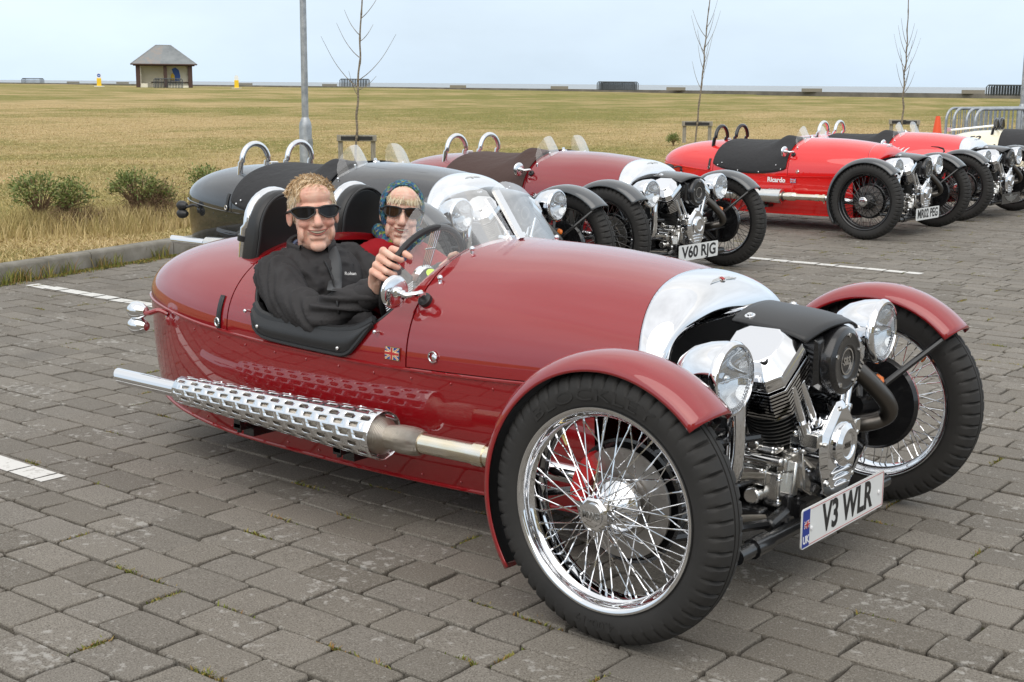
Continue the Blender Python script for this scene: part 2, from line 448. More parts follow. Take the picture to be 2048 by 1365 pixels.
def g_cowl():
    rows = []; ths = lin(0, math.pi, 56)
    for i, u in enumerate(lin(0, 1, 18)):
        r_ = []
        for t in ths:
            st = max(0.0, math.sin(t))
            x0 = -.185 - .075 * st**1.5               # rear seam
            x1 = -.128 + .020 * st**3                 # front rim
            a = usec(x0, t); w1, z1, zb1 = .340, .724, .545
            c = math.cos(t)
            b = (x1, -math.copysign(abs(c)**.55, c) * w1, zb1 + (z1 - zb1) * st**.40)
            bul = math.sin(math.pi * min(1, u * .5 + .0)) # quarter sine
            x = a[0] + (b[0] - a[0]) * math.sin(u * math.pi / 2)
            k = 1 - math.cos(u * math.pi / 2)
            z = a[2] + (b[2] - a[2]) * k
            r_.append((x, a[1] + (b[1] - a[1]) * k, max(z, .545)))
        rows.append(r_)
    q = rows[-1]
    rows.append([(p[0] - .004, p[1] * .975, p[2] - .010) for p in q]); rows.append([(p[0] - .03, p[1] * .97, p[2] - .012) for p in q])
    return MB().grid(rows)
def g_gauze():
    m = MB(); ths = lin(0, math.pi, 40)
    def ring(k, x): return [(x, -math.copysign(abs(math.cos(t))**.55, math.cos(t)) * .333 * k, .50 + .215 * k * max(0, math.sin(t))**.40) for t in ths]
    m.grid([ring(1, -.145), ring(.985, -.20), ring(.6, -.21), ring(.02, -.21)])
    m.box((-.2, 0, .42), (.02, .62, .2))
    return m
def g_tub():
    rows = []
    for x in lin(-1.74, -.90, 22):
        xx = min(max(x, -1.74), -.99); z0 = min(ZC(xx), ZT(xx) - .02) - .006; w = yat(xx, max(z0, ZB(xx) + .003)) - .018
        half = [(x, -w, z0), (x, -w + .012, z0 - .05), (x, -(W_(x) - .07), .40), (x, -(W_(x) - .09), .24), (x, -.1, .22)]
        rows.append(half + [(a, -b, c) for a, b, c in half[::-1]])
    b0 = rows[0]; rows.insert(0, [(p[0], p[1] * .02, .5) for p in b0]); rows.append([(p[0], p[1] * .02, .5) for p in rows[-1]])
    return MB().grid(rows)
def g_dash():
    ths = lin(.1, math.pi - .1, 24)
    m = MB(); m.grid([[usec(-.985, t, -.012) for t in ths], [(-.985, usec(-.985, t, -.012)[1], max(.60, usec(-.985, t)[2] - .16)) for t in ths]])
    return m
def g_edge():
    m = MB(); xs = lin(-1.70, -1.04, 50)
    for s_ in (1, -1):
        m.tube([(x, s_ * (yat(x, min(ZC(x), ZT(x) - .001)) - .012), min(ZC(x), ZT(x) - .001) + .002) for x in xs], .009, 8)
    return m
PADX = lin(-1.66, -1.115, 30)
PADL = crv([-1.66, -1.645, -1.60, -1.53, -1.3, -1.235, -1.205, -1.16, -1.115], [.605, .565, .537, .530, .523, .522, .528, .570, .63])
def g_pad(s_):
    rows = []
    for x in PADX:
        zc = ZC(x) + .012; zl = min(PADL(x), zc - .02); r_ = [(x, s_ * (yat(x, ZC(x)) - .045), zc - .03), (x, s_ * (yat(x, ZC(x)) - .03), zc + .004)]
        for k in lin(0, 1, 9):
            z = zc + (zl - zc) * k; r_.append((x, s_ * (yat(x, max(z, ZB(x))) + .006 + .014 * math.sin(math.pi * (.12 + .8 * k))), z + (.006 if k == 0 else 0)))
        r_.append((x, s_ * (yat(x, max(zl, ZB(x))) + .001), zl - .003)); rows.append(r_)
    rows.insert(0, [(p[0] - .004, s_ * (abs(p[1]) - .012), p[2]) for p in rows[0]]); rows.append([(p[0] + .004, s_ * (abs(p[1]) - .012), p[2]) for p in rows[-1]])
    return MB().grid(rows)
def g_padpipe(s_):
    m = MB()
    lo = [(x, s_ * (yat(x, max(PADL(x), ZB(x))) + .010), PADL(x) + .002) for x in PADX]
    m.tube(lo, .0075, 6)
    m.tube([(x, s_ * (yat(x, ZC(x) - .012) + .0125), min(ZC(x) - .012, .62)) for x in PADX[2:-2]], .0055, 6)
    m.tube([(x, s_ * (yat(x, ZC(x)) - .004), ZC(x) + .016) for x in PADX], .015, 8)
    return m
def g_tonneau():
    rows = []
    for x in lin(-1.80, -.985, 34):
        f = max(0, math.sin(math.pi * (x + 1.80) / .815)); r_ = []
        zlo = ZB(x) + .075 - .066 * f**.6
        for t in lin(th_at(x, zlo), math.pi - th_at(x, zlo), 44):
            p = usec(x, t, .006); sag = .035 * f * math.sin(t)**2 * (1 - .55 * math.exp(-((t - math.pi / 2) / .35)**2))
            hump = .06 * math.exp(-((x + 1.12) / .10)**2) * math.exp(-((t - 1.15) / .22)**2)
            r_.append((p[0], p[1] * (1 + .006), p[2] - sag + hump))
        rows.append(r_)
    return MB().grid(rows)
def g_studs(): 
    m = MB()
    for x in lin(-1.74, -1.04, 4):
        zlo = ZB(x) + .090 - .066 * max(0, math.sin(math.pi * (x + 1.80) / .815))**.6
        for s_ in (-1, 1): m.ball((x, s_ * (yat(x, zlo) + .008), zlo), .008, 8, 6)
    return m
def g_tyre(detail=True):
    """knobbly shouldered crossply tyre turned about local Y"""
    prof = [(-.040, .248), (-.051, .2555), (-.0575, .268), (-.0605, .287), (-.061, .305), (-.054, .323), (-.043, .335), (-.030, .3415), (-.0145, .3445), (-.0115, .3445), (-.0105, .339), (-.0075, .339), (-.0065, .345), (0, .345)]
    prof = prof + [(-a, b) for a, b in prof[-2::-1]]
    L = 56; seg = L * 6; rows = []
    for k in range(seg):
        a = 2 * math.pi * k / seg; g = (k % 6) == 0; r_ = []
        for i, (y, rr) in enumerate(prof):
            d = 0.0
            ay = abs(y)
            if g and .028 < ay < .056 and rr > .30: d = .0115
            if g and ay >= .053 and rr > .315: d = .006
            r_.append((math.cos(a) * (rr - d), y * (1 - (.06 if g and ay > .05 and rr > .315 else 0)), math.sin(a) * (rr - d)))
        rows.append(r_)
    return MB().grid(rows, closeu=True)
def arc_text(body, r, phi0, size, squash, flip, y, depth=.0010, bold=.0):
    """raised lettering bent round the sidewall"""
    src = text_mesh(body, size, bold, squash, depth)
    me = src.copy()
    for v in me.vertices:
        x, yy, z = v.co
        if flip: ph = phi0 - x / r; rr = r + yy
        else: ph = phi0 + x / r; rr = r - yy
        v.co = (rr * math.cos(ph), y - z - .0005, rr * math.sin(ph))
    return me
def g_rim():
    prof = [(-.050, .2545), (-.0555, .2590), (-.0590, .2575), (-.0590, .2530), (-.0565, .2475), (-.050, .2430), (-.042, .2405), (-.030, .236), (-.024, .229), (0, .224)]
    p2 = prof + [(-a, b) for a, b in prof[-2::-1]]
    m = MB(); n = 240
    m.grid([[(math.cos(2 * math.pi * k / n) * r_, y, math.sin(2 * math.pi * k / n) * r_) for (y, r_) in p2] for k in range(n)], closeu=True)
    return m
def spoke_list():
    out = []
    for k in range(20):
        a = 2 * math.pi * k / 20
        for s_, yh, rh in ((1, -.062, .032), (-1, -.062, .032)):       # outer flange, both laces
            a0 = a + s_ * R(48) * 1.0; out.append(((math.cos(a0) * rh, yh, math.sin(a0) * rh), (math.cos(a + s_ * R(3.5)) * .231, -.008 - .008 * s_, math.sin(a + s_ * R(3.5)) * .231)))
        a2 = a + R(9)
        s_ = 1 if k % 2 else -1
        a0 = a2 + s_ * R(62); out.append(((math.cos(a0) * .066, .012, math.sin(a0) * .066), (math.cos(a2) * .231, .006, math.sin(a2) * .231)))
    return out
def g_spoke(p, q):
    d = Vector(q) - Vector(p); m = MB().tube([p, q], .0017, 5)
    e = Vector(q) - d.normalized() * .016; m.tube([e, q], .0030, 5); return m
def g_spokes():
    m = MB()
    for p, q in spoke_list(): m.tube([p, q], .0022, 4, caps=False)
    return m
AY = Matrix.Rotation(R(90), 4, 'X')      # local Z -> -Y (outwards on the near side)
def g_hub():
    m = MB(); m.lathe([(.024, .066), (.030, .062), (.034, .056), (.030, .050), (.028, .03), (.040, .02), (.062, .008), (.070, -.002), (.070, -.016), (.055, -.03)], 40, AY)
    return m
def g_spinner():
    m = MB(); p = [(.044 * math.cos(R(22.5 + 45 * k)), .044 * math.sin(R(22.5 + 45 * k))) for k in range(8)]
    m.prism(p, .058, .092, AY, inset=.005); m.lathe([(.030, .0925), (.030, .0965), (.018, .0985), (0.001, .099)], 28, AY)
    return m
def g_disc():
    m = MB(); m.lathe([(.085, .012 - .045), (.140, .012 - .045), (.140, .004 - .045), (.085, .004 - .045)], 60, AY); m.lathe([(.02, -.028), (.085, -.028), (.088, -.045)], 40, AY)
    for k in range(24):
        a = 2 * math.pi * k / 24; m.box((math.cos(a) * .125, .0335, math.sin(a) * .125), (.010, .003, .005), None)
    return m
def g_backplate():
    return MB().lathe([(.005, -.075), (.05, -.078), (.150, -.07), (.160, -.058), (.152, -.055)], 48, AY)
def g_caliper():
    m = MB(); rows = []
    for a in lin(R(128), R(186), 12):
        rows.append([(math.cos(a) * r_, y, math.sin(a) * r_) for r_, y in ((.095, .012), (.142, .012), (.148, .022), (.148, .048), (.142, .053), (.095, .053))])
    m.grid(rows, closev=True); m.f.append(tuple(range(6))); n = len(m.v); m.f.append(tuple(range(n - 6, n))[::-1]); return m
def g_guard(s_):
    """crowned cycle wing round the wheel"""
    rows = []
    cs = [(-.086, .346), (-.086, .352), (-.080, .364), (-.062, .378), (-.035, .386), (0, .389), (.035, .386), (.062, .378), (.080, .364), (.086, .352), (.086, .346)]
    for a in lin(R(44), R(216), 60):
        rows.append([(math.cos(a) * r_, y, TY + math.sin(a) * r_) for y, r_ in cs])
    return MB().grid(rows, M=T(0, s_ * .758, 0))
def g_guardliner(s_):
    rows = []
    for a in lin(R(46), R(214), 40):
        rows.append([(math.cos(a) * r_, y, TY + math.sin(a) * r_) for y, r_ in ((-.083, .346), (-.06, .372), (0, .380), (.06, .372), (.083, .346))])
    return MB().grid(rows, M=T(0, s_ * .758, 0))
def g_guardstay(s_):
    m = MB(); b = (.03, s_ * .56, .37)
    m.tube([b, (.235, s_ * .70, .585)], .011, 8); m.tube([b, (-.06, s_ * .715, .695)], .011, 8); m.tube([b, (-.30, s_ * .70, .30)], .010, 8)
    m.tube([(.03, s_ * .52, .37), (.03, s_ * .70, .345)], .03, 10)
    return m
HLX, HLY, HLZ = .139, .456, .629
def hl_frame(s_): return frame((HLX, s_ * HLY, HLZ), (1, s_ * .02, -.01), (0, 0, 1))
def g_hlshell():
    return MB().lathe([(.006, -.165), (.030, -.158), (.055, -.140), (.078, -.108), (.092, -.066), (.0975, -.030), (.0975, -.014)], 40)
def g_hlbezel():
    return MB().lathe([(.0985, -.016), (.1005, -.010), (.0990, -.002), (.0930, .006), (.0870, .007), (.0850, .001)], 44)
def g_hllens():
    return MB().lathe([(.0855, .003), (.070, .0085), (.045, .013), (.02, .0155), (.0008, .016)], 40)
def g_hlrefl():
    m = MB().lathe([(.085, 0), (.074, -.018), (.055, -.036), (.03, -.048), (.0008, -.053)], 40)
    m.ball((0, 0, -.03), (.016, .016, .02), 12, 8); m.tube([(0, -.084, -.006), (0, .084, -.006)], .0022, 6)
    return m
def g_hlring():
    m = MB()
    for k in range(26):
        a = R(100 + 160 * k / 25); m.ball((.077 * math.cos(a), .077 * math.sin(a), .001), .0045, 6, 4)
    return m
def g_hlstem(s_):
    m = MB(); m.tube([(.06, s_ * HLY, .55), (.055, s_ * (HLY - .02), .50), (.03, s_ * .36, .44), (0, s_ * .2, .42)], .013, 10); m.tube([(.07, s_ * HLY, .56), (.065, s_ * HLY, .52)], .022, 12)
    return m
# engine: two finned cylinders in a vee across the car
def cyl_frame(s_): return frame((.068, 0, .335), (0, s_ * math.sin(R(33)), math.cos(R(33))), (1, 0, 0))   # local x = car x
def g_barrel():
    m = MB(); m.lathe([(.062, .10), (.062, .26)], 28)
    for k in range(10): z = .105 + k * .0130; m.lathe([(.05, z), (.086, z), (.087, z + .002), (.086, z + .004), (.05, z + .004)], 32)
    return m
def oct_(a, b, c): return [(a, -b + c), (a, b - c), (a - c, b), (-a + c, b), (-a, b - c), (-a, -b + c), (-a + c, -b), (a - c, -b)]
def g_headfins():
    m = MB()
    for k in range(8):
        z = .232 + k * .0130; s_ = .93 + .07 * k / 7; m.prism(oct_(.110 * s_, .107 * s_, .034), z, z + .0062)
    m.prism(oct_(.080, .078, .02), .235, .34)
    return m
def g_rocker():
    m = MB(); a = oct_(.106, .104, .034); b = oct_(.104, .102, .034); c = oct_(.072, .066, .028)
    rows = [[(x, y, h) for x, y in q] for q, h in ((a, .335), (a, .352), (b, .358), (b, .372), (c, .415))]
    m.grid(rows, closev=True); n = len(m.v); m.f.append(tuple(range(n - 8, n))); m.f.append(tuple(range(8))[::-1]); return m
def g_rockerbolt():
    m = MB()
    for x, y in ((.055, .04), (.055, -.055), (-.05, .05), (-.05, -.05)): m.lathe([(.012, .400), (.012, .411), (.007, .411), (.006, .407), (.001, .407)], 14, T(x, y, .002))
    return m
def g_pushrods(s_, k):
    a = Vector((.190 - .01 * k, s_ * (.050 + .055 * k), .40)); b = Vector((.165, s_ * (.135 + .055 * k), .575))
    m = MB().tube([a.lerp(b, .25), b], .0125, 14); m.tube([a, a.lerp(b, .35)], .0185, 14); m.tube([a.lerp(b, .33), a.lerp(b, .38)], .021, 14); return m
def g_crankcase():
    m = MB(); Q = Matrix(((0, 0, 1, 0), (1, 0, 0, 0), (0, 1, 0, 0), (0, 0, 0, 1)))
    m.prism([(-.105, .30), (-.10, .26), (-.06, .235), (.06, .235), (.10, .26), (.105, .30), (.11, .37), (.06, .44), (-.06, .44), (-.11, .37)], -.06, .175, Q)
    m.box((.045, -.150, .300), (.10, .06, .05)); m.box((.105, -.140, .265), (.05, .045, .10)); m.box((.150, -.088, .40), (.05, .045, .07)); m.box((.150, .088, .40), (.05, .045, .07))
    m.box((.055, -.135, .375), (.12, .045, .022)); m.box((.055, -.150, .338), (.09, .03, .03)); m.box((.125, -.125, .335), (.03, .05, .045))
    m.prism([(-.13, .235), (-.10, .235), (-.085, .33), (-.11, .345)], .11, .155, Q)
    m.tube([(.02, -.175, .352), (.145, -.175, .352)], .014, 12); m.tube([(.06, -.195, .245), (.06, -.13, .245)], .026, 14); m.tube([(.05, -.178, .385), (.05, -.13, .395)], .018, 12)
    return m
def g_casebolts():
    m = MB()
    for x, y, z in ((.13, -.166, .30), (.13, -.166, .235), (.085, -.182, .318), (.02, -.182, .318), (.10, -.150, .376), (.03, -.160, .376), (.15, -.118, .375), (.15, -.118, .425), (.11, -.166, .345)): m.lathe([(.0085, 0), (.0085, .008), (.004, .009), (.001, .006)], 10, frame((x, y, z), (.5, -.8, .1)))
    return m
def g_sump():
    m = MB(); m.box((.04, 0, .205), (.24, .20, .07)); m.box((.13, -.11, .215), (.05, .07, .08)); m.box((.06, -.20, .20), (.10, .05, .04)); m.tube([(.14, -.24, .185), (.14, -.14, .205)], .020, 10); m.box((.12, .11, .215), (.05, .07, .08)); return m
YZX = Matrix(((0, 0, 1, 0), (1, 0, 0, 0), (0, 1, 0, 0), (0, 0, 0, 1)))      # local (x,y,z) -> (y,z,x) of the car
def g_timing():
    m = MB(); p = [(-.020, .508), (-.100, .430), (-.112, .388), (-.104, .33), (-.070, .252), (-.035, .232), (.035, .232), (.070, .252), (.104, .33), (.112, .388), (.100, .430), (.020, .508)]
    m.prism(p, .13, .236, YZX, inset=.016)
    m.lathe([(.066, .228), (.062, .246), (.048, .256), (.038, .256), (.035, .250), (.001, .250)], 40, YZX @ T(0, .385, 0))
    for k, z in enumerate((.315, .295, .275)):
        w = .062 - .012 * k; m.tube([(.234, -w, z - .004), (.242, -w * .4, z), (.242, w * .4, z), (.234, w, z - .004)], .0055, 8)
    return m
def g_timingbolts():
    m = MB()
    for y, z in ((-.098, .40), (.098, .40), (-.078, .285), (.078, .285), (-.02, .488), (.02, .488)): m.lathe([(.0075, .222), (.0075, .236), (.001, .236)], 12, YZX @ T(y, z, 0))
    m.box((.200, -.120, .415), (.05, .030, .038)); m.box((.200, .120, .415), (.05, .030, .038))
    return m
def g_aircleaner():
    m = MB(); C_ = YZX @ T(.015, .617, 0)
    m.lathe([(.070, .10), (.092, .125), (.100, .15), (.100, .205), (.094, .224), (.078, .232), (.072, .230), (.045, .231), (.043, .226), (.001, .226)], 44, C_)
    m.prism([(-.10, .56), (-.10, .69), (.02, .70), (.02, .53), (-.04, .53)], .06, .195, YZX, inset=.012)
    return m
def g_acbolts():
    m = MB()
    for k in range(5): a = R(18 + 72 * k); m.lathe([(.0065, .229), (.0065, .2345), (.001, .2345)], 10, YZX @ T(.015 + .074 * math.cos(a), .617 + .074 * math.sin(a), 0))
    return m
def g_acring(): 
    return MB().lathe([(.038, .2265), (.038, .2295), (.034, .2295), (.034, .2265)], 36, YZX @ T(.015, .617, 0))
def g_topcover():
    """black scoop that lies over the vee between cowl and air cleaner"""
    rows = []
    for u in lin(0, 1, 14):
        x = -.040 + .228 * u; z0 = .755 - .016 * u - .018 * u**6; w = .158 + .005 * math.sin(3 * u); r_ = []
        for v in lin(-1, 1, 25):
            z = z0 - .026 * abs(v)**2.4 - .006 * v * v; r_.append((x + .02 * (1 - v * v) * (u**3), v * w, z))
        rows.append(r_)
    return MB().grid(rows)
def g_topbolt():
    m = MB()
    for s_ in (-1, 1): m.lathe([(.016, 0), (.015, .005), (.009, .006), (.008, .010), (.001, .010)], 16, frame((.0, s_ * .128, .735), (0, s_ * .3, .95)))
    return m
def g_header(s_):
    if s_ < 0: p = [(.02, -.285, .605), (.075, -.33, .575), (.088, -.345, .50), (.086, -.34, .40), (.07, -.335, .33), (.0, -.36, .285), (-.15, -.44, .285), (-.35, -.55, .32), (-.52, -.59, .333), (-.60, -.592, .334)]
    else: p = [(.02, .24, .60), (.10, .285, .56), (.16, .36, .48), (.185, .42, .41), (.16, .44, .365), (.08, .40, .34), (-.15, .44, .30), (-.35, .55, .32), (-.52, .59, .333)]
    return MB().tube(spline(p, 8), .027, 16)
EXA, EXB = Vector((-.95, -.605, .327)), Vector((-1.905, -.605, .325))
def g_frontpipe():
    m = MB().tube([(-.50, -.590, .333), (-.66, -.597, .332), (-.80, -.602, .331)], .031, 20); m.tube([(-.56, -.593, .333), (-.60, -.595, .333)], .035, 20); m.tube([(-.50, -.592, .333), (-.525, -.592, .333)], .038, 20); m.tube([(-.515, -.592, .30), (-.515, -.592, .28)], .006, 8); return m
def g_flex():
    return MB().tube([(-.795, -.602, .331), (-.81, -.602, .331), (-.83, -.603, .331), (-.875, -.604, .33), (-.895, -.604, .33), (-.925, -.605, .329)], [.034, .040, .043, .043, .040, .036], 24)
def g_silencer():
    return MB().tube([EXA + Vector((.03, 0, 0)), EXA, EXA.lerp(EXB, .1), EXA.lerp(EXB, .95), EXB, (-1.925, -.605, .325)], [.032, .056, .062, .040, .033, .029], 24)
def g_tailpipe():
    m = MB(); n = 28
    rows = []
    for x, r_ in ((-1.93, .0285), (-2.255, .0285), (-2.255, .025), (-2.05, .025)):
        rows.append([(x + (.018 * math.cos(2 * math.pi * k / n) if x < -2.2 else 0), -.605 + r_ * math.sin(2 * math.pi * k / n), .325 - r_ * math.cos(2 * math.pi * k / n)) for k in range(n)])
    return m.grid(rows, closev=True)
def g_shield():
    """perforated heat shield: real slots in staggered rows"""
    m = MB(); L = (EXB - EXA).length; na, nl = 15, 14
    def pt(u, a):
        r_ = .074 + (.047 - .074) * u; x = EXA.x - L * u
        return (x, EXA.y + r_ * math.cos(a), EXA.z + .001 + r_ * math.sin(a))
    a0, a1 = R(-20), R(320)
    for i in range(na):
        o = .5 if i % 2 else 0
        for j in range(-1, nl):
            u0, u1 = (j + o) / nl, (j + 1 + o) / nl; solid_cell = u0 < 0.001 or u1 > .999
            u0, u1 = max(u0, 0), min(u1, 1)
            if u1 - u0 < 1e-4: continue
            b0, b1 = a0 + (a1 - a0) * i / na, a0 + (a1 - a0) * (i + 1) / na
            um, bm_, du, db = (u0 + u1) / 2, (b0 + b1) / 2, (u1 - u0) / 2, (b1 - b0) / 2
            if u1 - u0 < .6 / nl:
                m.add([pt(u0, b0), pt(u1, b0), pt(u1, b1), pt(u0, b1)], [(0, 1, 2, 3)]); continue
            out = [(-1, -1), (0, -1), (1, -1), (1, 0), (1, 1), (0, 1), (-1, 1), (-1, 0)]
            hx, hy = .56, .50
            inn = [(-hx * .80, -hy), (0, -hy), (hx * .80, -hy), (hx, 0), (hx * .80, hy), (0, hy), (-hx * .80, hy), (-hx, 0)]
            v = [pt(um + du * p, bm_ + db * q) for p, q in out] + [pt(um + du * p, bm_ + db * q) for p, q in inn]
            m.add(v, [(k, (k + 1) % 8, 8 + (k + 1) % 8, 8 + k) for k in range(8)])
    bm = bmesh.new(); me = bpy.data.meshes.new('heat_shield'); me.from_pydata(m.v, [], m.f); bm.from_mesh(me); bmesh.ops.remove_doubles(bm, verts=bm.verts, dist=.0004); bmesh.ops.recalc_face_normals(bm, faces=bm.faces)
    for f in bm.faces: f.smooth = True
    bm.to_mesh(me); bm.free(); me.materials.append(None); return me
def g_exbrackets():
    m = MB()
    for x in (-1.15, -1.62):
        m.box((x, -.56, .245), (.035, .10, .02)); m.box((x, -.60, .262), (.03, .02, .04)); m.box((x + .01, -.52, .225), (.05, .10, .03)); m.tube([(x, -.60, .25), (x, -.60, .225)], .008, 8)
    return m
def g_shieldscrews():
    m = MB()
    for u in (.12, .45, .80):
        r_ = .074 + (.047 - .074) * u; m.ball((EXA.x + (EXB.x - EXA.x) * u, EXA.y + r_ * math.cos(R(75)), EXA.z + r_ * math.sin(R(75))), .006, 8, 6)
    return m
def g_chassis():
    m = MB(); m.tube([(.17, -.46, .165), (.17, .46, .165)], .022, 12); m.box((.15, -.10, .19), (.05, .04, .07)); m.box((.15, .10, .19), (.05, .04, .07))
    m.tube([(.17, -.30, .165), (.17, -.38, .165)], .028, 12)
    for s_ in (-1, 1):
        m.tube([(-.25, s_ * .16, .18), (.17, s_ * .16, .18)], .022, 10)
        m.tube([(.14, s_ * .22, .19), (0, s_ * .66, .22)], .014, 8); m.tube([(-.15, s_ * .22, .19), (0, s_ * .66, .22)], .014, 8)
        m.tube([(.10, s_ * .24, .43), (0, s_ * .64, .45)], .012, 8); m.tube([(-.12, s_ * .24, .43), (0, s_ * .64, .45)], .012, 8)
        m.tube([(0, s_ * .66, .21), (0, s_ * .64, .46)], .022, 10)
        m.tube([(.03, s_ * .25, .40), (.02, s_ * .56, .23)], .028, 12); m.tube([(.08, s_ * .2, .30), (.06, s_ * .66, .31)], .009, 8)
    m.box((-.1, 0, .30), (.16, .30, .22))
    return m
def g_hoses():
    m = MB(); m.tube(spline([(.02, -.36, .305), (.05, -.30, .318), (.07, -.24, .315), (.10, -.20, .31)], 6), .011, 10); m.tube(spline([(-.05, -.45, .215), (.03, -.36, .21), (.08, -.28, .205), (.12, -.22, .20)], 6), .011, 10); return m
def g_hoop():
    pts = [(-1.925, -.113, .70)] + [(-1.90, -.113, .86)] + [(-1.885, -.113 * math.cos(a), .869 + .113 * math.sin(a)) for a in lin(0, math.pi, 16)] + [(-1.90, .113, .86), (-1.925, .113, .70)]
    return MB().tube(pts, .0185, 14)
def g_hoopfoot():
    m = MB()
    for y, z in ((-.113, .742), (.113, .79)): m.prism([(.032 * math.cos(a), .024 * math.sin(a)) for a in lin(0, 2 * math.pi, 15)[:-1]], -.02, .008, frame((-1.921, y, z), (-.1, y * 2.2 if y < 0 else .1, 1), (1, 0, 0)))
    return m
def g_headrest():
    m = MB(); rows = []
    for xo, sc in ((.0, .90), (-.012, .99), (-.04, 1.0), (-.075, .97), (-.085, .86)):
        ring = []
        for a in lin(0, math.pi, 18): ring.append((-1.815 + xo, .132 * sc * math.cos(a), .84 + .150 * sc * math.sin(a)))
        ring += [(-1.815 + xo - .01, -.140 * sc, .76), (-1.815 + xo - .03, -.13 * sc, .69), (-1.815 + xo - .03, .13 * sc, .69), (-1.815 + xo - .01, .140 * sc, .76)]
        rows.append(ring)
    m.grid(rows, closev=True); n = len(rows[0]); m.f.append(tuple(range(n))); N = len(m.v); m.f.append(tuple(range(N - n, N))[::-1]); return m
def g_headpipe():
    ring = [(-1.812, .122 * math.cos(a), .84 + .138 * math.sin(a)) for a in lin(0, math.pi, 20)]
    ring = [(-1.84, .13, .69)] + ring + [(-1.84, -.13, .69)]; return MB().tube(ring, .0045, 6)
def g_seat():
    m = MB(); rows = []
    for x, z, t in ((-1.735, .70, .03), (-1.72, .66, .05), (-1.70, .55, .06), (-1.66, .40, .06), (-1.60, .32, .07), (-1.4, .33, .07), (-1.2, .35, .05), (-1.17, .34, .02)):
        rows.append([(x, y, z + t * .3 * (1 - (y / .19)**2)) for y in lin(-.19, .19, 9)])
    return m.grid(rows)
def g_screenpane(s_):
    """one raked pane, its foot following the scuttle"""
    rows = []; n = 26
    hh = crv([0, .05, .12, .22, .30, .36, .40, .43, .445], [.150, .170, .182, .180, .162, .130, .090, .045, .004])
    for y in lin(.008, .445, n):
        zf = usec(-.97, math.acos(min(1, y / .49)**(1 / EX)))[2] - .004; h = hh(y); r_ = []
        xb = -.925 - .10 * (y / .44)**2
        for k in lin(0, 1, 8): r_.append((xb - .82 * h * k, s_ * (y + .03 * k * h), zf + h * k))
        rows.append(r_)
    return MB().grid(rows)
def g_screenpost():
    m = MB(); a, b = Vector((-.912, 0, .872)), Vector((-1.022, 0, 1.020))
    d = (b - a).normalized(); f = frame(a, d, (0, 1, 0)); m.prism([(-.014, -.006), (.014, -.006), (.014, .006), (-.014, .006)], 0, (b - a).length, f)
    return m
def g_screenclips():
    m = MB()
    for y in (-.37, -.22, .22, .37):
        zf = usec(-.96, math.acos((abs(y) / .487)**(1 / EX)))[2]; m.ball((-.935, y, zf + .014), .009, 8, 6); m.tube([(-.935, y, zf - .005), (-.935, y, zf + .01)], .006, 8)
    m.lathe([(.03, 0), (.028, .006), (.012, .008), (.010, .022), (.001, .024)], 16, T(-.99, .02, .868))
    return m
def g_mirrorhead():
    return MB().lathe([(.001, .0075), (.020, .0066), (.036, .0040), (.046, .0005), (.0500, -.003), (.0512, -.007), (.049, -.011), (.001, -.012)], 32)
MIRC = Vector((-.998, -.500, .745))
def g_mirrorarm(s_):
    m = MB(); b = Vector((-.945, s_ * .425, .722)); c = Vector((MIRC.x, s_ * .500, MIRC.z)); n = Vector((1, s_ * .16, 0)).normalized()
    m.tube(spline([c + n * .03, c + n * .05 + Vector((0, 0, -.004)), (b.x + .02, s_ * .475, b.z + .022), (b.x + .005, s_ * .45, b.z + .020), b], 6), [.010] * 25, 10)
    m.lathe([(.018, .0), (.018, .012), (.012, .016), (.010, .034), (.002, .040)], 16, frame(c + n * .004, n))
    return m
def g_mirrorbase(s_):
    return MB().lathe([(.022, -.012), (.022, .010), (.016, .014), (.001, .014)], 18, frame((-.945, s_ * .425, .716), (0, s_ * .8, .6)))
def g_rearlamp(s_):
    m = MB(); y = s_ * .475
    for z, x in ((.540, -2.325), (.485, -2.325)):
        m.lathe([(.001, -.05), (.016, -.044), (.029, -.022), (.033, .0), (.031, .016), (.022, .030), (.001, .034)], 22, frame((x, y, z), (-1, s_ * .18, 0)))
    return m
def g_rearstalk(s_):
    m = MB(); m.tube(spline([(-2.295, s_ * .475, .54), (-2.27, s_ * .468, .535), (-2.23, s_ * .45, .548), (-2.205, s_ * .43, .535)], 5), .009, 8); m.tube([(-2.31, s_ * .475, .48), (-2.31, s_ * .475, .54)], .007, 8)
    m.lathe([(.001, -.015), (.018, -.01), (.024, 0), (.001, .012)], 14, frame((-2.205, s_ * .427, .515), (0, s_, .2))); return m
def g_swheel_rim():
    return MB().tube([(0, .178 * math.cos(2 * math.pi * k / 56), 0.178 * math.sin(2 * math.pi * k / 56)) for k in range(56)], .0108, 10, closed=True)
def g_swheel_spokes():
    m = MB()
    for a in (R(90), R(210), R(330)):
        for k in range(5):
            o = (k - 2) * .0085; c, s_ = math.cos(a), math.sin(a)
            m.tube([(.0, .04 * c - o * s_, .04 * s_ + o * c), (.0, .172 * c - o * s_ * 1.15, .172 * s_ + o * c * 1.15)], .0018, 5)
        m.tube([(0, .105 * math.cos(a) - .028 * math.sin(a), .105 * math.sin(a) + .028 * math.cos(a)), (0, .105 * math.cos(a) + .028 * math.sin(a), .105 * math.sin(a) - .028 * math.cos(a))], .003, 6)
    return m
def g_swheel_hub():
    return MB().lathe([(.044, -.012), (.046, .004), (.038, .018), (.02, .024), (.001, .026)], 28, frame((0, 0, 0), (-1, 0, 0)))
def g_strap(s_):
    x0 = -1.845; r_ = [[(x0 + dx, s_ * (yat(x0 + dx, z) + .004), z) for dx in (-.011, .011)] for z in lin(.645, .535, 8)]
    return MB().grid(r_)
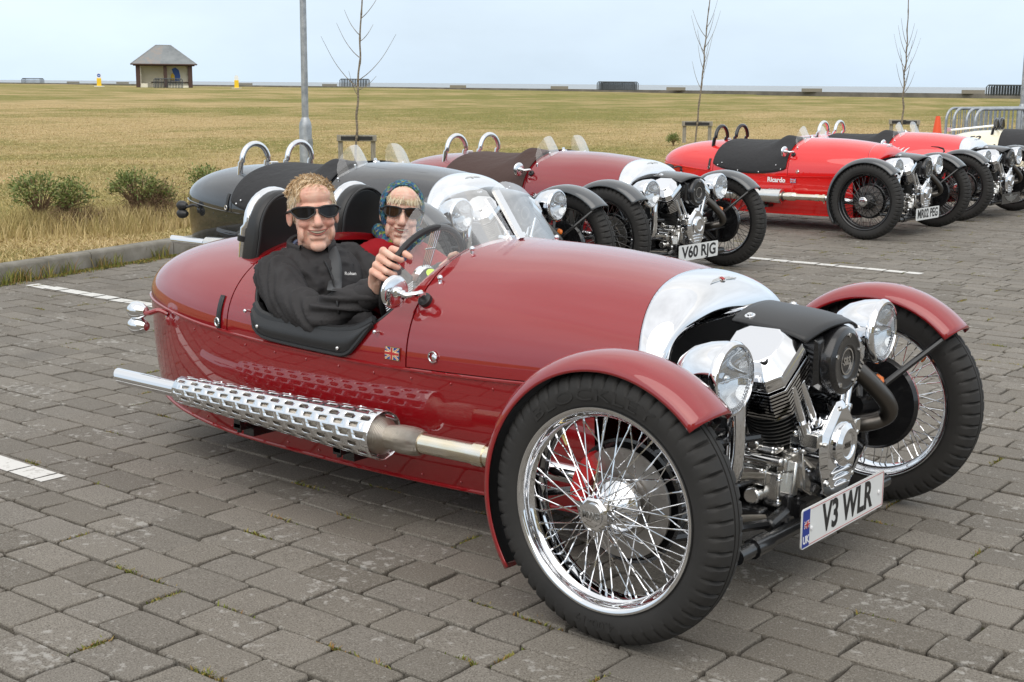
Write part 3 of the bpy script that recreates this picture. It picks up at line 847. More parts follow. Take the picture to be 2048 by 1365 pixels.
def g_strapbuckle(s_):
    return MB().tube([(-1.845 + .010 * math.cos(a), s_ * (yat(-1.845, .556) + .010), .556 + .014 * math.sin(a)) for a in lin(0, 2 * math.pi, 17)[:-1]], .003, 6, closed=True)
def g_latch(x, z, s_):
    m = MB(); y = s_ * (yat(x, z) + .005); m.tube([(x + .016 * math.cos(a), y, z + .016 * math.sin(a)) for a in lin(R(30), R(330), 16)], .0028, 6); m.lathe([(.010, 0), (.010, .006), (.001, .009)], 12, frame((x + .008, y - s_ * .004, z), (0, s_, .2))); return m
def g_bonnetpins():
    m = MB()
    for x, z in ((-1.69, .612), (-1.09, .612)):
        for s_ in (-1, 1): m.tube([(x, s_ * yat(x, z), z), (x, s_ * (yat(x, z) + .018), z)], .004, 8); m.ball((x, s_ * (yat(x, z) + .018), z), .007, 8, 6)
    return m
def g_rearwheel():
    m = MB(); m.lathe([(.18, .085), (.27, .095), (.305, .07), (.31, 0), (.305, -.07), (.27, -.095), (.18, -.085)], 40, T(-2.15, 0, .312) @ AY); return m
def g_plate(w=.52, h=.111):
    p = []; r_ = .010
    for cx, cy, a0 in ((w / 2 - r_, h / 2 - r_, 0), (-w / 2 + r_, h / 2 - r_, 90), (-w / 2 + r_, -h / 2 + r_, 180), (w / 2 - r_, -h / 2 + r_, 270)):
        for k in range(4): a = R(a0 + 30 * k); p.append((cx + r_ * math.cos(a), cy + r_ * math.sin(a)))
    return MB().prism(p, -.004, 0)
def g_plateline(w=.52, h=.111):
    m = MB(); x, y, t = w / 2 - .006, h / 2 - .006, .0012
    m.box((.0195, y, .0008), (2 * x - .04, t, .0008)); m.box((.0195, -y, .0008), (2 * x - .04, t, .0008)); m.box((x, 0, .0008), (t, 2 * y, .0008)); return m
def flag_parts(par, M_, w, h, blue, white, red, prefix=''):
    """small union flag from flat strips; each colour a piece"""
    g = MB(); g.box((0, 0, 0), (w, h, .0012)); obj('flag_field', g.mesh('flag_field', False), blue, par, M_)
    g = MB(); d = math.atan2(h, w); L = math.hypot(w, h) * .93
    for a in (d, -d): g.box((0, 0, .0009), (L, h * .16, .0010), Matrix.Rotation(a, 4, 'Z') @ T(0, 0, .0001 * (a > 0)))
    g.box((0, 0, .0014), (w, h * .34, .0010)); g.box((0, 0, .0016), (w * .22, h, .0010)); obj('flag_white', g.mesh('flag_white', False), white, par, M_)
    g = MB(); g.box((0, 0, .0025), (w, h * .20, .0010)); g.box((0, 0, .0028), (w * .13, h, .0010))
    for a in (d, -d): g.box((0, 0, .0018), (L, h * .05, .0006), Matrix.Rotation(a, 4, 'Z'))
    obj('flag_red', g.mesh('flag_red', False), red, par, M_)
def wings_badge():
    m = MB(); m.lathe([(.011, 0), (.011, .003), (.001, .004)], 18)
    for s_ in (-1, 1):
        for k in range(3): m.prism([(s_ * .009, .004 - .004 * k), (s_ * (.062 - .010 * k), .007 - .004 * k), (s_ * (.060 - .010 * k), .0045 - .004 * k), (s_ * .009, .0005 - .004 * k)], 0, .0025)
    return m

def g_aeropane(s_):
    rows = []; hh = crv([-1, -.9, -.6, 0, .5, .85, 1], [.004, .055, .105, .135, .125, .07, .004])
    for v in lin(-1, 1, 22):
        y = .215 + .135 * v; zf = usec(-.97, math.acos(min(1, y / .49)**(1 / EX)))[2] - .004; h = hh(-v)
        xb = -.955 + .05 * (1 - v * v); rows.append([(xb - .55 * h * k, s_ * (y + .02 * k * h), zf + h * k) for k in lin(0, 1, 6)])
    return MB().grid(rows)
# ------------------------------------------------------------------ three-wheeler: assembly
def wheel(root, s_, rim_m, spoke_m, main):
    """front wheel; s_ = -1 on the car's right"""
    Mw = T(0, s_ * TRK, TY) @ (Matrix.Identity(4) if s_ < 0 else Matrix.Rotation(math.pi, 4, 'Z'))
    wt = obj('wheel', None, None, root, Mw); 
    ty = shared('tyre', g_tyre, 'tyre', rubber, wt)
    if main:
        for body, ph, sz, fl in (('BLOCKLEY', R(98), .042, True), ('4.00-19', R(268), .030, True)):
            obj('tyre_lettering', arc_text(body, .288, ph, sz, 1.9 if len(body) > 7 else 1.3, fl, -.0605), rubber, wt)
    shared('rim', g_rim, 'rim', rim_m, wt)
    if main:
        for i, (p, q) in enumerate(spoke_list()): shared(('spoke', i), lambda: g_spoke(p, q), 'spoke', spoke_m, wt)
    else: shared('spokes', g_spokes, 'spokes', spoke_m, wt)
    shared('hub', g_hub, 'hub', chrome if main else blackmetal, wt)
    shared('spinner', g_spinner, 'hub_nut', chrome, wt)
    shared('disc', g_disc, 'brake_disc', disc_m, wt)
    shared('caliper', g_caliper, 'brake_caliper', caliper_m if main else blackmetal, wt)
    shared('backplate', g_backplate, 'brake_backplate', blackmetal, wt)
    if main:
        shared('valve', lambda: MB().tube([(-.150, -.012, .158), (-.130, -.02, .138)], .005, 8), 'valve_stem', goldink, wt)
        obj('hub_lettering', text_mesh('MWS', .022, .0008, 1.0, .0006), castalu, wt, AY @ T(0, 0, .0995) @ Matrix.Rotation(0, 4, 'Z'))
    return wt

def plate(root, body, main, dark=False):
    Mp = Matrix(((0, 0, 1, .252), (1, 0, 0, 0), (0, 1, 0, .203), (0, 0, 0, 1)))
    p = shared('plate', g_plate, 'number_plate', blackmetal if dark else white_p, root, Mp)
    if dark or body: tag(p, 'dark plate with a winged emblem' if dark else 'white number plate reading ' + body)
    if dark:
        shared('wingbig', wings_badge, 'winged_emblem', castalu, p, T(0, 0, .001) @ Matrix.Diagonal((3.0, 4.2, 1, 1)))
        return
    if not body: return
    txt = text_mesh(body, .112, .0030, 1.0, .0004).copy()
    xs_ = [v.co.x for v in txt.vertices]; kx_ = (.325 if main else .455) / (max(xs_) - min(xs_)); cx_ = (max(xs_) + min(xs_)) / 2
    for v in txt.vertices: v.co.x = (v.co.x - cx_) * kx_
    obj('plate_lettering', txt, blackink, p, T(.020 if main else 0, -.001, .0008))
    if main:
        shared('plateline', g_plateline, 'plate_border', redink, p)
        obj('plate_band', MB().box((-.2365, 0, .0006), (.040, .103, .0008)), blueink, p)
        flag_parts(p, T(-.2365, .012, .0012), .028, .021, blueink, whiteink, redink)
        obj('country_lettering', text_mesh('UK', .030, .0009, .85, .0003), whiteink, p, T(-.2365, -.032, .0014))
        for x in (-.205, .225): obj('plate_screw', MB().lathe([(.007, .0005), (.006, .004), (.001, .005)], 14), whiteink, p, T(x, -.006, 0))

def car(name, loc, rz, label, paint_m, cowl_m, guard_m, rim_m, spoke_m, hoop_m, plate_txt, ton=None, main=False, group=None, dark_plate=False, lamp_m=None, mirror=True):
    root = empty(name, loc, rz); tag(root, label, 'car', group)
    lamp_m = lamp_m or chrome; DETAIL[0] = main
    low = shared('lower', g_lower, 'lower_body', paint_m, root)
    shared('belt', g_belt, 'belt_moulding', paint_m, low); shared('sill', g_sill, 'sill_moulding', paint_m, low); shared('rivets', g_rivets, 'rivets', paint_m, low)
    tail = shared('tail', g_tail, 'tail_cover', paint_m, root)
    for s_ in (-1, 1):
        shared(('strap', s_), lambda: g_strap(s_), 'strap', leather, tail, mods=[solid(.004)]); shared(('buckle', s_), lambda: g_strapbuckle(s_), 'strap_buckle', chrome, tail)
    shared('fuelcap', lambda: MB().lathe([(.030, -.03), (.030, .006), (.034, .010), (.034, .020), (.026, .026), (.001, .027)], 24, T(-1.93, 0, .808)), 'filler_cap', chrome, tail)
    sur = shared('surround', g_surround, 'cockpit_surround', paint_m, root)
    shared('pins', g_bonnetpins, 'tonneau_pins', chrome, sur)
    bon = shared('bonnet', g_bonnet, 'bonnet', paint_m, root)
    for s_ in (-1, 1):
        for x in (-.865, -.46): shared(('latch', x, s_), lambda: g_latch(x, .560, s_), 'bonnet_latch', chrome, bon)
    co = shared('cowl', g_cowl, 'cowl', cowl_m, root, mods=[solid(.003)])
    bd = shared('badge', wings_badge, 'badge', chrome_worn, co, frame((-.168, 0, .8095), (.46, 0, .89), (0, -1, 0)) @ Matrix.Scale(1.15, 4))
    if main:
        obj('badge_lettering', text_mesh('M', .018, .0008, 1, .0006), redink, co, frame((-.166, 0, .8145), (.46, 0, .89), (0, -1, 0)))
    shared('gauze', g_gauze, 'intake_mesh', gauze, root)
    shared('tub', g_tub, 'cockpit_lining', leather, root); shared('dash', g_dash, 'dashboard', blackplastic, root); shared('edge', g_edge, 'cockpit_edge', leather, root)
    for s_ in (-1, 1):
        h = shared('hoop', g_hoop, 'roll_hoop', hoop_m, root, T(0, s_ * .20, 0 if main else -.022)); shared('hoopfoot', g_hoopfoot, 'hoop_foot', castalu if main else hoop_m, h)
        if main:
            shared('headrest', g_headrest, 'headrest', leather, h, mods=[bevel(.008, 2)]); shared('headpipe', g_headpipe, 'headrest_piping', blackplastic, h)
            shared('hoopband', lambda: MB().tube([(-1.912, -.113, .815), (-1.908, -.113, .835)], .023, 14), 'headrest_strap', leather, h)
            shared('seat', g_seat, 'seat', leather, root, T(0, s_ * .215, 0), [solid(.05, -1)])
            pd = shared(('pad', s_), lambda: g_pad(s_), 'elbow_pad', leather, root); shared(('padpipe', s_), lambda: g_padpipe(s_), 'pad_piping', leather, pd)
            for x, z in ((-1.615, .57), (-1.235, .545)):
                shared(('padstud', s_, x), lambda: MB().ball((x, s_ * (yat(x, z) + .020), z), .007, 10, 6), 'pad_stud', chrome_worn, pd)
    if ton: 
        t = shared('tonneau', g_tonneau, 'tonneau_cover', ton, root, mods=[solid(.004)]); shared('tstuds', g_studs, 'tonneau_studs', chrome, t)
    for s_ in (-1, 1):
        wheel(root, s_, rim_m, spoke_m, main)
        g = shared(('guard', s_), lambda: g_guard(s_), 'mudguard', guard_m, root, mods=[solid(.003)]); shared(('liner', s_), lambda: g_guardliner(s_), 'mudguard_liner', blackplastic, g); shared(('stay', s_), lambda: g_guardstay(s_), 'mudguard_stay', blackmetal, g)
        hl = obj('headlight', None, None, root, hl_frame(s_)); hl.empty_display_size = .05
        shared('hlshell', g_hlshell, 'lamp_shell', lamp_m, hl); shared('hlbezel', g_hlbezel, 'lamp_bezel', lamp_m, hl); shared('hlrefl', g_hlrefl, 'reflector', chrome, hl); shared('hllens', g_hllens, 'lens', lensglass, hl)
        if main: shared('hlring', g_hlring, 'lens_beads', chrome, hl)
        st = shared(('hlstem', s_), lambda: g_hlstem(s_), 'headlight_bracket', blackmetal, root)
        sg = shared(('signal', s_), lambda: MB().lathe([(.001, .028), (.014, .022), (.022, .004), (.022, -.004)], 18, frame((.085, s_ * .545, .455), (1, 0, 0))), 'front_indicator', amber, root)
        shared(('sigbody', s_), lambda: MB().lathe([(.024, .006), (.025, -.004), (.02, -.03), (.006, -.045)], 18, frame((.085, s_ * .545, .455), (1, 0, 0))), 'indicator_body', blackplastic, sg)
    eng = obj('engine', None, None, root)
    shared('crankcase', g_crankcase, 'crankcase', chrome_worn, eng, mods=[bevel(.006)])
    shared('casebolts', g_casebolts, 'crankcase_bolts', chrome, eng); shared('sump', g_sump, 'sump', blackmetal, eng, mods=[bevel(.008)])
    for s_ in (-1, 1):
        F = cyl_frame(s_)
        shared('barrel', g_barrel, 'cylinder', barrel_m, eng, F); shared('hfins', g_headfins, 'cylinder_head', chrome, eng, F); shared('rocker', g_rocker, 'rocker_cover', chrome, eng, F, [bevel(.003)]); shared('rbolt', g_rockerbolt, 'cover_bolts', blackmetal, eng, F)
        for k in (0, 1): shared(('push', s_, k), lambda: g_pushrods(s_, k), 'pushrod_tube', chrome, eng)
    shared('timing', g_timing, 'timing_cover', chrome, eng, mods=[bevel(.004)]); shared('tbolts', g_timingbolts, 'timing_bolts', chrome_worn, eng, mods=[bevel(.003)])
    shared('air', g_aircleaner, 'air_cleaner', blackmetal, eng, mods=[bevel(.006)]); shared('acbolts', g_acbolts, 'air_cleaner_bolts', chrome_worn, eng); shared('acring', g_acring, 'air_cleaner_ring', chrome_worn, eng)
    if main:
        obj('maker_lettering', text_mesh('S&S', .030, .0012, .95, .0008), chrome_worn, eng, YZX @ T(.015, .617, .2280))
        obj('cover_lettering', text_mesh('S&S', .022, .0010, .95, .0008), darksteel, eng, YZX @ T(0, .385, .2510))
    shared('topcover', g_topcover, 'engine_cover', blackplastic if main else blackmetal, eng, mods=[solid(.008)]); shared('topbolt', g_topbolt, 'engine_cover_bolts', chrome, eng)
    ex = obj('exhaust', None, None, root)
    for s_ in (-1, 1): shared(('header', s_), lambda: g_header(s_), 'header_pipe', chrome if s_ < 0 else darksteel, ex)
    for s_ in (-1, 1):
        Mx = Matrix.Identity(4) if s_ < 0 else Matrix.Diagonal((1, -1, 1, 1))
        shared('frontpipe', g_frontpipe, 'front_pipe', steel, ex, Mx); shared('silencer', g_silencer, 'silencer', braid if main else darksteel, ex, Mx); shared('tailpipe', g_tailpipe, 'tail_pipe', chrome, ex, Mx); shared('exbr', g_exbrackets, 'exhaust_bracket', blackmetal, ex, Mx)
        if main: shared('flex', g_flex, 'flexible_joint', braid, ex, Mx); shared('shscrew', g_shieldscrews, 'shield_screws', chrome, ex, Mx)
        else: shared('flex', g_flex, 'flexible_joint', steel, ex, Mx)
        if main: shared('shield', g_shield, 'heat_shield', chrome, ex, Mx, [solid(.0022)])
        else: shared('shieldplain', lambda: MB().tube([EXA + Vector((.01, 0, 0)), EXA, EXB, EXB - Vector((.01, 0, 0))], [.05, .072, .046, .03], 28), 'heat_shield', chrome_worn, ex, Mx)
    shared('chassis', g_chassis, 'front_subframe', blackmetal, root); shared('hoses', g_hoses, 'braided_hose', braid, root)
    plate(root, plate_txt, main, dark_plate)
    ws = obj('windscreen', None, None, root)
    for s_ in (-1, 1):
        if main: shared(('pane', s_), lambda: g_screenpane(s_), 'screen_pane', screen, ws)
        else: shared(('aero', s_), lambda: g_aeropane(s_), 'screen_pane', screen, ws)
    if main: shared('post', g_screenpost, 'screen_post', silver, ws)
    shared('clips', g_screenclips, 'screen_clip', chrome, ws)
    if mirror:
        for s_ in (-1, 1):
            mr = shared('mirror', g_mirrorhead, 'mirror', chrome, root, frame((MIRC.x, s_ * .500, MIRC.z), (1, s_ * .16, -.02)))
            ma = shared(('mirrorarm', s_), lambda: g_mirrorarm(s_), 'mirror_arm', chrome, root); shared(('mirrorbase', s_), lambda: g_mirrorbase(s_), 'mirror_base', blackplastic, ma)
    sw = obj('steering_wheel', None, None, root, T(-1.105, -.262, .752) @ Matrix.Rotation(R(20), 4, 'Y'))
    if main or not ton:
        shared('swrim', g_swheel_rim, 'wheel_rim', leather, sw); shared('swspokes', g_swheel_spokes, 'wire_spokes', chrome, sw); shared('swhub', g_swheel_hub, 'wheel_hub', chrome, sw)
        obj('hub_column', MB().tube([(.01, 0, 0), (.16, 0, -.01)], .025, 12), blackmetal, sw)
    else: bpy.data.objects.remove(sw)
    for s_ in (-1, 1):
        rl = shared(('rearlamp', s_), lambda: g_rearlamp(s_), 'rear_lamp', lamp_m if main else blackplastic, root); shared(('rearstalk', s_), lambda: g_rearstalk(s_), 'rear_lamp_stalk', paint_m if main else blackplastic, rl)
    shared('rearwheel', g_rearwheel, 'rear_tyre', rubber, root)
    return root

MAINGRP = None
CARGRP = 'three-wheelers parked in the bays behind'
main_car = car('three_wheeler', (0, 0, 0), 0, 'burgundy three-wheeler with chrome spoked wheels, couple on board, plate V3 WLR', burgundy, chrome, burgundy, chrome, chrome, chrome, 'V3 WLR', None, True)
Mf = frame((-1.023, -yat(-1.023, .552) - .0025, .552), (0, -1, .06), (1, 0, 0))
fb = obj('flag_badge', MB().box((0, 0, -.001), (.062, .040, .0016)), goldink, main_car, Mf); tag(fb, 'small enamel union flag badge beside the bonnet seam')
flag_parts(fb, T(0, 0, .0008), .058, .036, blueink, palegold, redink)
obj('round_sticker', MB().lathe([(.0165, 0), (.0165, .0008), (.001, .0008)], 24), wood_y, main_car, frame((-1.000, -.338, .786), (.62, -.35, .70), (0, 1, 0)))

car2 = car('three_wheeler', (-3.371, 2.834, 0), .009, 'gloss black three-wheeler with silver cowl and black tonneau beyond the burgundy car', blackpaint, silver, greypaint, blackmetal, blackmetal, chrome, '', tonneau_black, False, CARGRP)
car3 = car('three_wheeler', (-3.449, 4.931, 0), -.012, 'burgundy three-wheeler with brown tonneau and black mudguards, plate V60 RJG', burgundy2, silver, greypaint, blackmetal, blackmetal, chrome, 'V60 RJG', tonneau_brown, False, CARGRP)
car4 = car('three_wheeler', (-3.39, 8.947, 0), -.017, 'scarlet three-wheeler lettered Ricardo on its side, plate MR02 PEG', scarlet, scarlet, greypaint, blackmetal, blackmetal, blackmetal, 'MR02 PEG', tonneau_black, False, CARGRP)
car5 = car('three_wheeler', (-3.428, 11.31, 0), -.02, 'coral red three-wheeler with silver cowl, white side slashes and winged front plate', coral, silver, greypaint, blackmetal, blackmetal, chrome, '', tonneau_black, False, CARGRP, True)
car6 = car('three_wheeler', (-2.70, 15.04, 0), .164, 'cream three-wheeler with number 52 on its tail and black hoops', cream, silver, greypaint, blackmetal, blackmetal, blackmetal, '', tonneau_black, False, CARGRP)
# lettering and marks on the parked cars
side = lambda x, z, off=.002: frame((x, -W_(x) * (1 - .0035) - off, z), (0, -1, 0), (1, 0, 0))
obj('side_lettering', text_mesh('Ricardo', .062, .0022, 1.0, .0005), whiteink, car4, frame((-1.08, -.4985, .470), (0, -1, .02), (1, 0, 0)))
flag_parts(obj('side_flag', None, None, car4, frame((-.905, -.488, .470), (0, -1, .02), (1, 0, 0))), Matrix.Identity(4), .060, .038, blueink, whiteink, redink)
for k in range(3):
    x0 = -.90 + .055 * k; pts = [(x0 + .05 * u * u, -yat(x0 + .05 * u * u, .64 + .075 * u) - .004, .64 + .075 * u) for u in lin(0, 1, 8)]
    obj('side_slash', MB().tube(pts, [.003, .008, .011, .012, .011, .009, .006, .002], 6), whiteink, car5)
pts = [(x, -yat(x, z) - .003, z) for x, z in ((-.52, .735), (-.44, .73), (-.38, .715), (-.36, .69), (-.375, .665))]
obj('swoosh_mark', MB().tube(pts, [.002, .007, .010, .010, .003], 6), blackink, car5)
def wrap_text(body, size, x, th, bold=.003):
    me = text_mesh(body, size, bold, 1, 0, shear=.25).copy()
    for v in me.vertices:
        t = th + (-v.co.y / .33) * -1.0; p = usec(x + v.co.x, t, .004); v.co = p
    return me
obj('race_number', wrap_text('52', .17, -2.13, R(34)), blackink, car6)

car7 = car('three_wheeler', (-2.15, 17.6, 0), .20, 'three-wheeler at the photo edge showing only black hoops behind the cream one', blackpaint, silver, greypaint, blackmetal, blackmetal, blackmetal, '', tonneau_black, False, CARGRP)
obj('tail_rail', MB().tube([(-2.50, .02, .80), (-1.95, .02, .87)], .014, 8).box((-2.52, .02, .805), (.05, .10, .05)), silver, car6)
# ------------------------------------------------------------------ setting: paving, kerb, lawn, sea wall, sea
FH = Vector((FW.x, FW.y, 0)).normalized(); RH = Vector((FH.y, -FH.x, 0))
def at(px, d):
    """ground position seen in photo column px at forward distance d (metres)"""
    p = CAM + FH * d + RH * d * ((px - 1024) / 2772.0); return Vector((p.x, p.y, 0))
def project(P):
    q = P - np.array(CAM); z = q @ np.array(FW); x = 512 + 1361.95 * (q @ np.array(RT)) / z; y = 341 - 1361.95 * (q @ np.array(UP)) / z; return x, y, z
KX = crv([-60, -6, 1.53, 2.17, 3.08, 5, 8, 14, 30, 80], [4.0, -4.75, -6.648, -6.80, -7.02, -7.35, -7.7, -8.1, -8.8, -10])
KXv = lambda ys: np.array([KX(float(v)) for v in ys])
WALL_A, WALL_B = Vector((-10, 88.0, 0)), Vector((-330, 143, 0)); WD = (WALL_B - WALL_A).normalized()
def wall_y(x): return 88.0 + (x + 10) * (55.0 / -320.0)
_kt = np.linspace(-80, 200, 560); _kx = np.array([KX(float(v)) for v in _kt])
def terrain(x, y):
    """lawn height: kerb level rising gently to the sea wall"""
    x = np.asarray(x, float); y = np.asarray(y, float)
    d = np.maximum(0, np.interp(y, _kt, _kx) - x) * .6 + np.maximum(0, y - 12) * .8
    z = .115 + .66 * (1 - np.exp(-(d / 48.0)**1.25))
    z = z + .035 * np.sin(x * .21 + 1.3) * np.sin(y * .17) * np.clip(d / 10, 0, 1) + .05 * np.sin(x * .055 + .6) * np.clip(d / 25, 0, 1)
    return z

# paving material: grey-brown concrete setts with pale aggregate and blotches
pav = mat('concrete sett', (.17, .16, .145), .85)
n_, l_, b_ = nodes(pav)
geo = n_.new('ShaderNodeNewGeometry'); oi = n_.new('ShaderNodeObjectInfo')
rnd = mathn(pav, 'FRACT', mathn(pav, 'ADD', geo.outputs['Random Per Island'], oi.outputs['Random']))
cbase = ramp(pav, rnd, [(0, (.140, .123, .099)), (.25, (.200, .179, .148)), (.5, (.255, .230, .194)), (.75, (.220, .200, .172)), (1, (.155, .139, .115))])
cl = noise(pav, .8, 5, .6, 'pos'); cbase = mixc(pav, ramp(pav, cl, [(.40, (0, 0, 0)), (.66, (.6, .6, .6))]), cbase, (.135, .118, .095))
ed = noise(pav, 9, 4, .6, 'pos'); cbase = mixc(pav, mathn(pav, 'MULTIPLY', ed, .45), cbase, (.130, .116, .096))
sp = noise(pav, 170, 3, .7, 'pos'); cbase = mixc(pav, ramp(pav, sp, [(.52, (0, 0, 0)), (.70, (.62, .62, .62))]), cbase, (.38, .35, .31))
sp2 = noise(pav, 240, 2, .6, 'pos'); cbase = mixc(pav, ramp(pav, sp2, [(.36, (.85, .85, .85)), (.50, (0, 0, 0))]), cbase, (.080, .068, .054))
bl = mathn(pav, 'ADD', mathn(pav, 'MULTIPLY', noise(pav, 30, 3, .6, 'pos'), .6), mathn(pav, 'MULTIPLY', noise(pav, 3.2, 3, .6, 'pos'), .45)); cbase = mixc(pav, ramp(pav, bl, [(.60, (0, 0, 0)), (.67, (.62, .62, .62))]), cbase, (.40, .385, .355))
oil = noise(pav, .55, 3, .5, 'pos'); cbase = mixc(pav, ramp(pav, oil, [(.64, (0, 0, 0)), (.74, (.55, .55, .55))]), cbase, (.07, .064, .056))
base(pav, cbase); bump(pav, sp, .55, .004)
bed = mat('joint soil', (.035, .029, .021), .95)
_f = noise(bed, 2.2, 4, .6, 'pos'); base(bed, mixc(bed, ramp(bed, _f, [(.55, (0, 0, 0)), (.70, (1, 1, 1))]), (.012, .008, .0055), (.040, .040, .012)))
pfar = mat('far setts', (.2, .19, .17), .9)
n_, l_, b_ = nodes(pfar); br = n_.new('ShaderNodeTexBrick'); tc = n_.new('ShaderNodeNewGeometry'); mp = n_.new('ShaderNodeMapping')
l_.new(tc.outputs['Position'], mp.inputs['Vector']); l_.new(mp.outputs[0], br.inputs['Vector']); br.inputs['Scale'].default_value = 1.0; br.inputs['Brick Width'].default_value = .21; br.inputs['Row Height'].default_value = .155; br.inputs['Mortar Size'].default_value = .010
br.inputs['Color1'].default_value = (.15, .14, .125, 1); br.inputs['Color2'].default_value = (.215, .20, .18, 1); br.inputs['Mortar'].default_value = (.05, .042, .03, 1); base(pfar, br.outputs[0])

def sheet(name, pts, z, m):
    return obj(name, MB().add([(x, y, z) for x, y in pts], [tuple(range(len(pts)))]).mesh(name, False), m)
ks = [float(v) for v in np.linspace(-60, 80, 80)]
pavement = sheet('pavement', [(KX(v), v) for v in ks] + [(70, 80), (70, -60)], -.020, bed); tag(pavement, 'car park of grey concrete setts with mossy joints', kind='structure')
# setts
PITCH = .149
random.seed(21)
variants = []
for L in (.150, .190, .236):
    for q in range(5):
        w = PITCH - .0085; h = random.Random(q * 17 + int(L * 1000)); j = lambda a: h.uniform(-a, a); c = .005
        o = []
        for (x0, y0, x1, y1) in ((-L / 2, -w / 2, L / 2, -w / 2), (L / 2, -w / 2, L / 2, w / 2), (L / 2, w / 2, -L / 2, w / 2), (-L / 2, w / 2, -L / 2, -w / 2)):
            dx, dy = x1 - x0, y1 - y0; n = math.hypot(dx, dy); ux, uy = dx / n, dy / n
            for t in (c + abs(j(.007)), n * (.5 + j(.15)), n - c - abs(j(.007))):
                k = j(.0034) + .0008; o.append((x0 + ux * t + uy * -k, y0 + uy * t + ux * k))
        n = len(o); cx = lambda p, k: tuple(v - math.copysign(min(abs(v), k), v) for v in p)
        v = [(x, y, -.035) for x, y in o] + [(x, y, -.0050) for x, y in o] + [(*cx(p, .0012), -.0016) for p in o] + [(*cx(p, .0036), 0.0 + j(.0006)) for p in o]
        f = []
        for k in range(3):
            for i in range(n): f.append((k * n + i, k * n + (i + 1) % n, (k + 1) * n + (i + 1) % n, (k + 1) * n + i))
        f.append(tuple(3 * n + i for i in range(n)))
        variants.append((L, np.array(v), f))
setts = []
XR = lambda v: min(5.2, 4.4 - .34 * (v + 3.4))
y = -.885 - 28 * PITCH; row = 0; y_first = y - PITCH / 2
while y < 17.5:
    x = KX(y) + .02 + random.random() * .12; xr = XR(y)
    while x < xr:
        k = random.choices((0, 1, 2), (.36, .08, .56))[0]; L = variants[k * 5][0]
        setts.append((x + L / 2, y, k * 5 + random.randrange(5), random.uniform(-.0030, .0025), random.gauss(0, .008), random.gauss(0, .008), random.gauss(0, .011)))
        x += L + random.uniform(.005, .010)
    y += PITCH; row += 1
S = np.array([s[:2] for s in setts]); px_, py_, pz_ = project(np.column_stack([S, np.zeros(len(S))]))
inview = (pz_ > .3) & (px_ > -60) & (px_ < 1084) & (py_ < 760)
LN = np.array([variants[s[2]][0] for s in setts])
size = np.where(inview & (px_ > 4) & (px_ < 1020) & (py_ < 676), LN / pz_**3, 0)
hid = (np.abs(S[:, 1]) < .36) & (S[:, 0] < .05) & (S[:, 0] > -2.4); size[hid] = 0
big = set(np.argsort(-size)[:300].tolist())
vm = []
for i, (L, v, f) in enumerate(variants):
    me = bpy.data.meshes.new('sett'); me.from_pydata([tuple(p) for p in v], [], f); me.materials.append(pav); vm.append(me)
snap = lambda v: -.885 + round((v + .885) / PITCH) * PITCH
LINES = [(-.885, -6.3, -2.275, .098), (snap(1.577), -6.45, -2.10, .100), (snap(3.90), -6.9, -2.10, .100), (snap(6.234), -7.2, -2.085, .100)]
linegeo = [MB() for _ in LINES]
AV, AF, off = [], [], 0
for i, (x, y, k, dz, rx, ry, rz) in enumerate(setts):
    M_ = T(x, y, dz) @ Euler((rx, ry, rz)).to_matrix().to_4x4()
    if i in big:
        o = bpy.data.objects.new('sett', vm[k]); COL.objects.link(o); o.parent = pavement; o.matrix_world = M_
    else:
        a = np.array(M_); v = variants[k][1] @ a[:3, :3].T + a[:3, 3]; AV.append(v); AF.extend([tuple(q + off for q in f) for f in variants[k][2]]); off += len(v)
    L = variants[k][0]
    for g, (ly, xa, xb, lw) in zip(linegeo, LINES):
        y0, y1 = max(ly - lw / 2, y - PITCH / 2 + .009), min(ly + lw / 2, y + PITCH / 2 - .009); x0, x1 = max(xa, x - L / 2 + .0035), min(xb, x + L / 2 - .0035)
        if y1 - y0 > .004 and x1 - x0 > .01:
            q = [M_ @ Vector((a - x, b - y, .0026)) for a, b in ((x0, y0), (x1, y0), (x1, y1), (x0, y1))]; g.add(q, [(0, 1, 2, 3)])
me = bpy.data.meshes.new('far_setts'); me.from_pydata(np.concatenate(AV).tolist(), [], AF); me.materials.append(pav)
o = obj('far_setts', me, pav, pavement); o['kind'] = 'stuff'
paintw = mat('worn white road paint', (.62, .61, .58), .8)
_f = noise(paintw, 26, 6, .65, 'pos'); base(paintw, mixc(paintw, ramp(paintw, _f, [(.30, (0, 0, 0)), (.46, (1, 1, 1))]), (.30, .28, .25), (.64, .63, .60)))
for g, lab in zip(linegeo, ('white bay line ending at the left edge of the photo', 'white bay line leading from kerb to behind the burgundy tail', 'white bay line between the black and the brown-topped cars', 'white bay line in front of the scarlet car')):
    if g.v: tag(obj('parking_line', g.mesh('parking_line', False), paintw), lab, kind='structure')
op = MB(); y_last = y_end = setts[-1][1] + PITCH / 2; yv = lin(y_first, y_end, 12)
op.add([(XR(v) + .13, v, -.004) for v in yv] + [(70, y_end, -.004), (70, y_first, -.004)], [tuple(range(14))])
op.add([(KX(v), v, -.004) for v in (y_end, 30., 50., 79.)] + [(70, 79, -.004), (70, y_end, -.004)], [(0, 1, 2, 3, 4, 5)])
op.add([(KX(y_first), y_first, -.004), (70, y_first, -.004), (70, -59, -.004), (KX(-59.), -59, -.004)] , [(0, 1, 2, 3)])
tag(obj('outer_pavement', op.mesh('outer_pavement', False), pfar), 'further reach of the same sett paving', kind='structure')

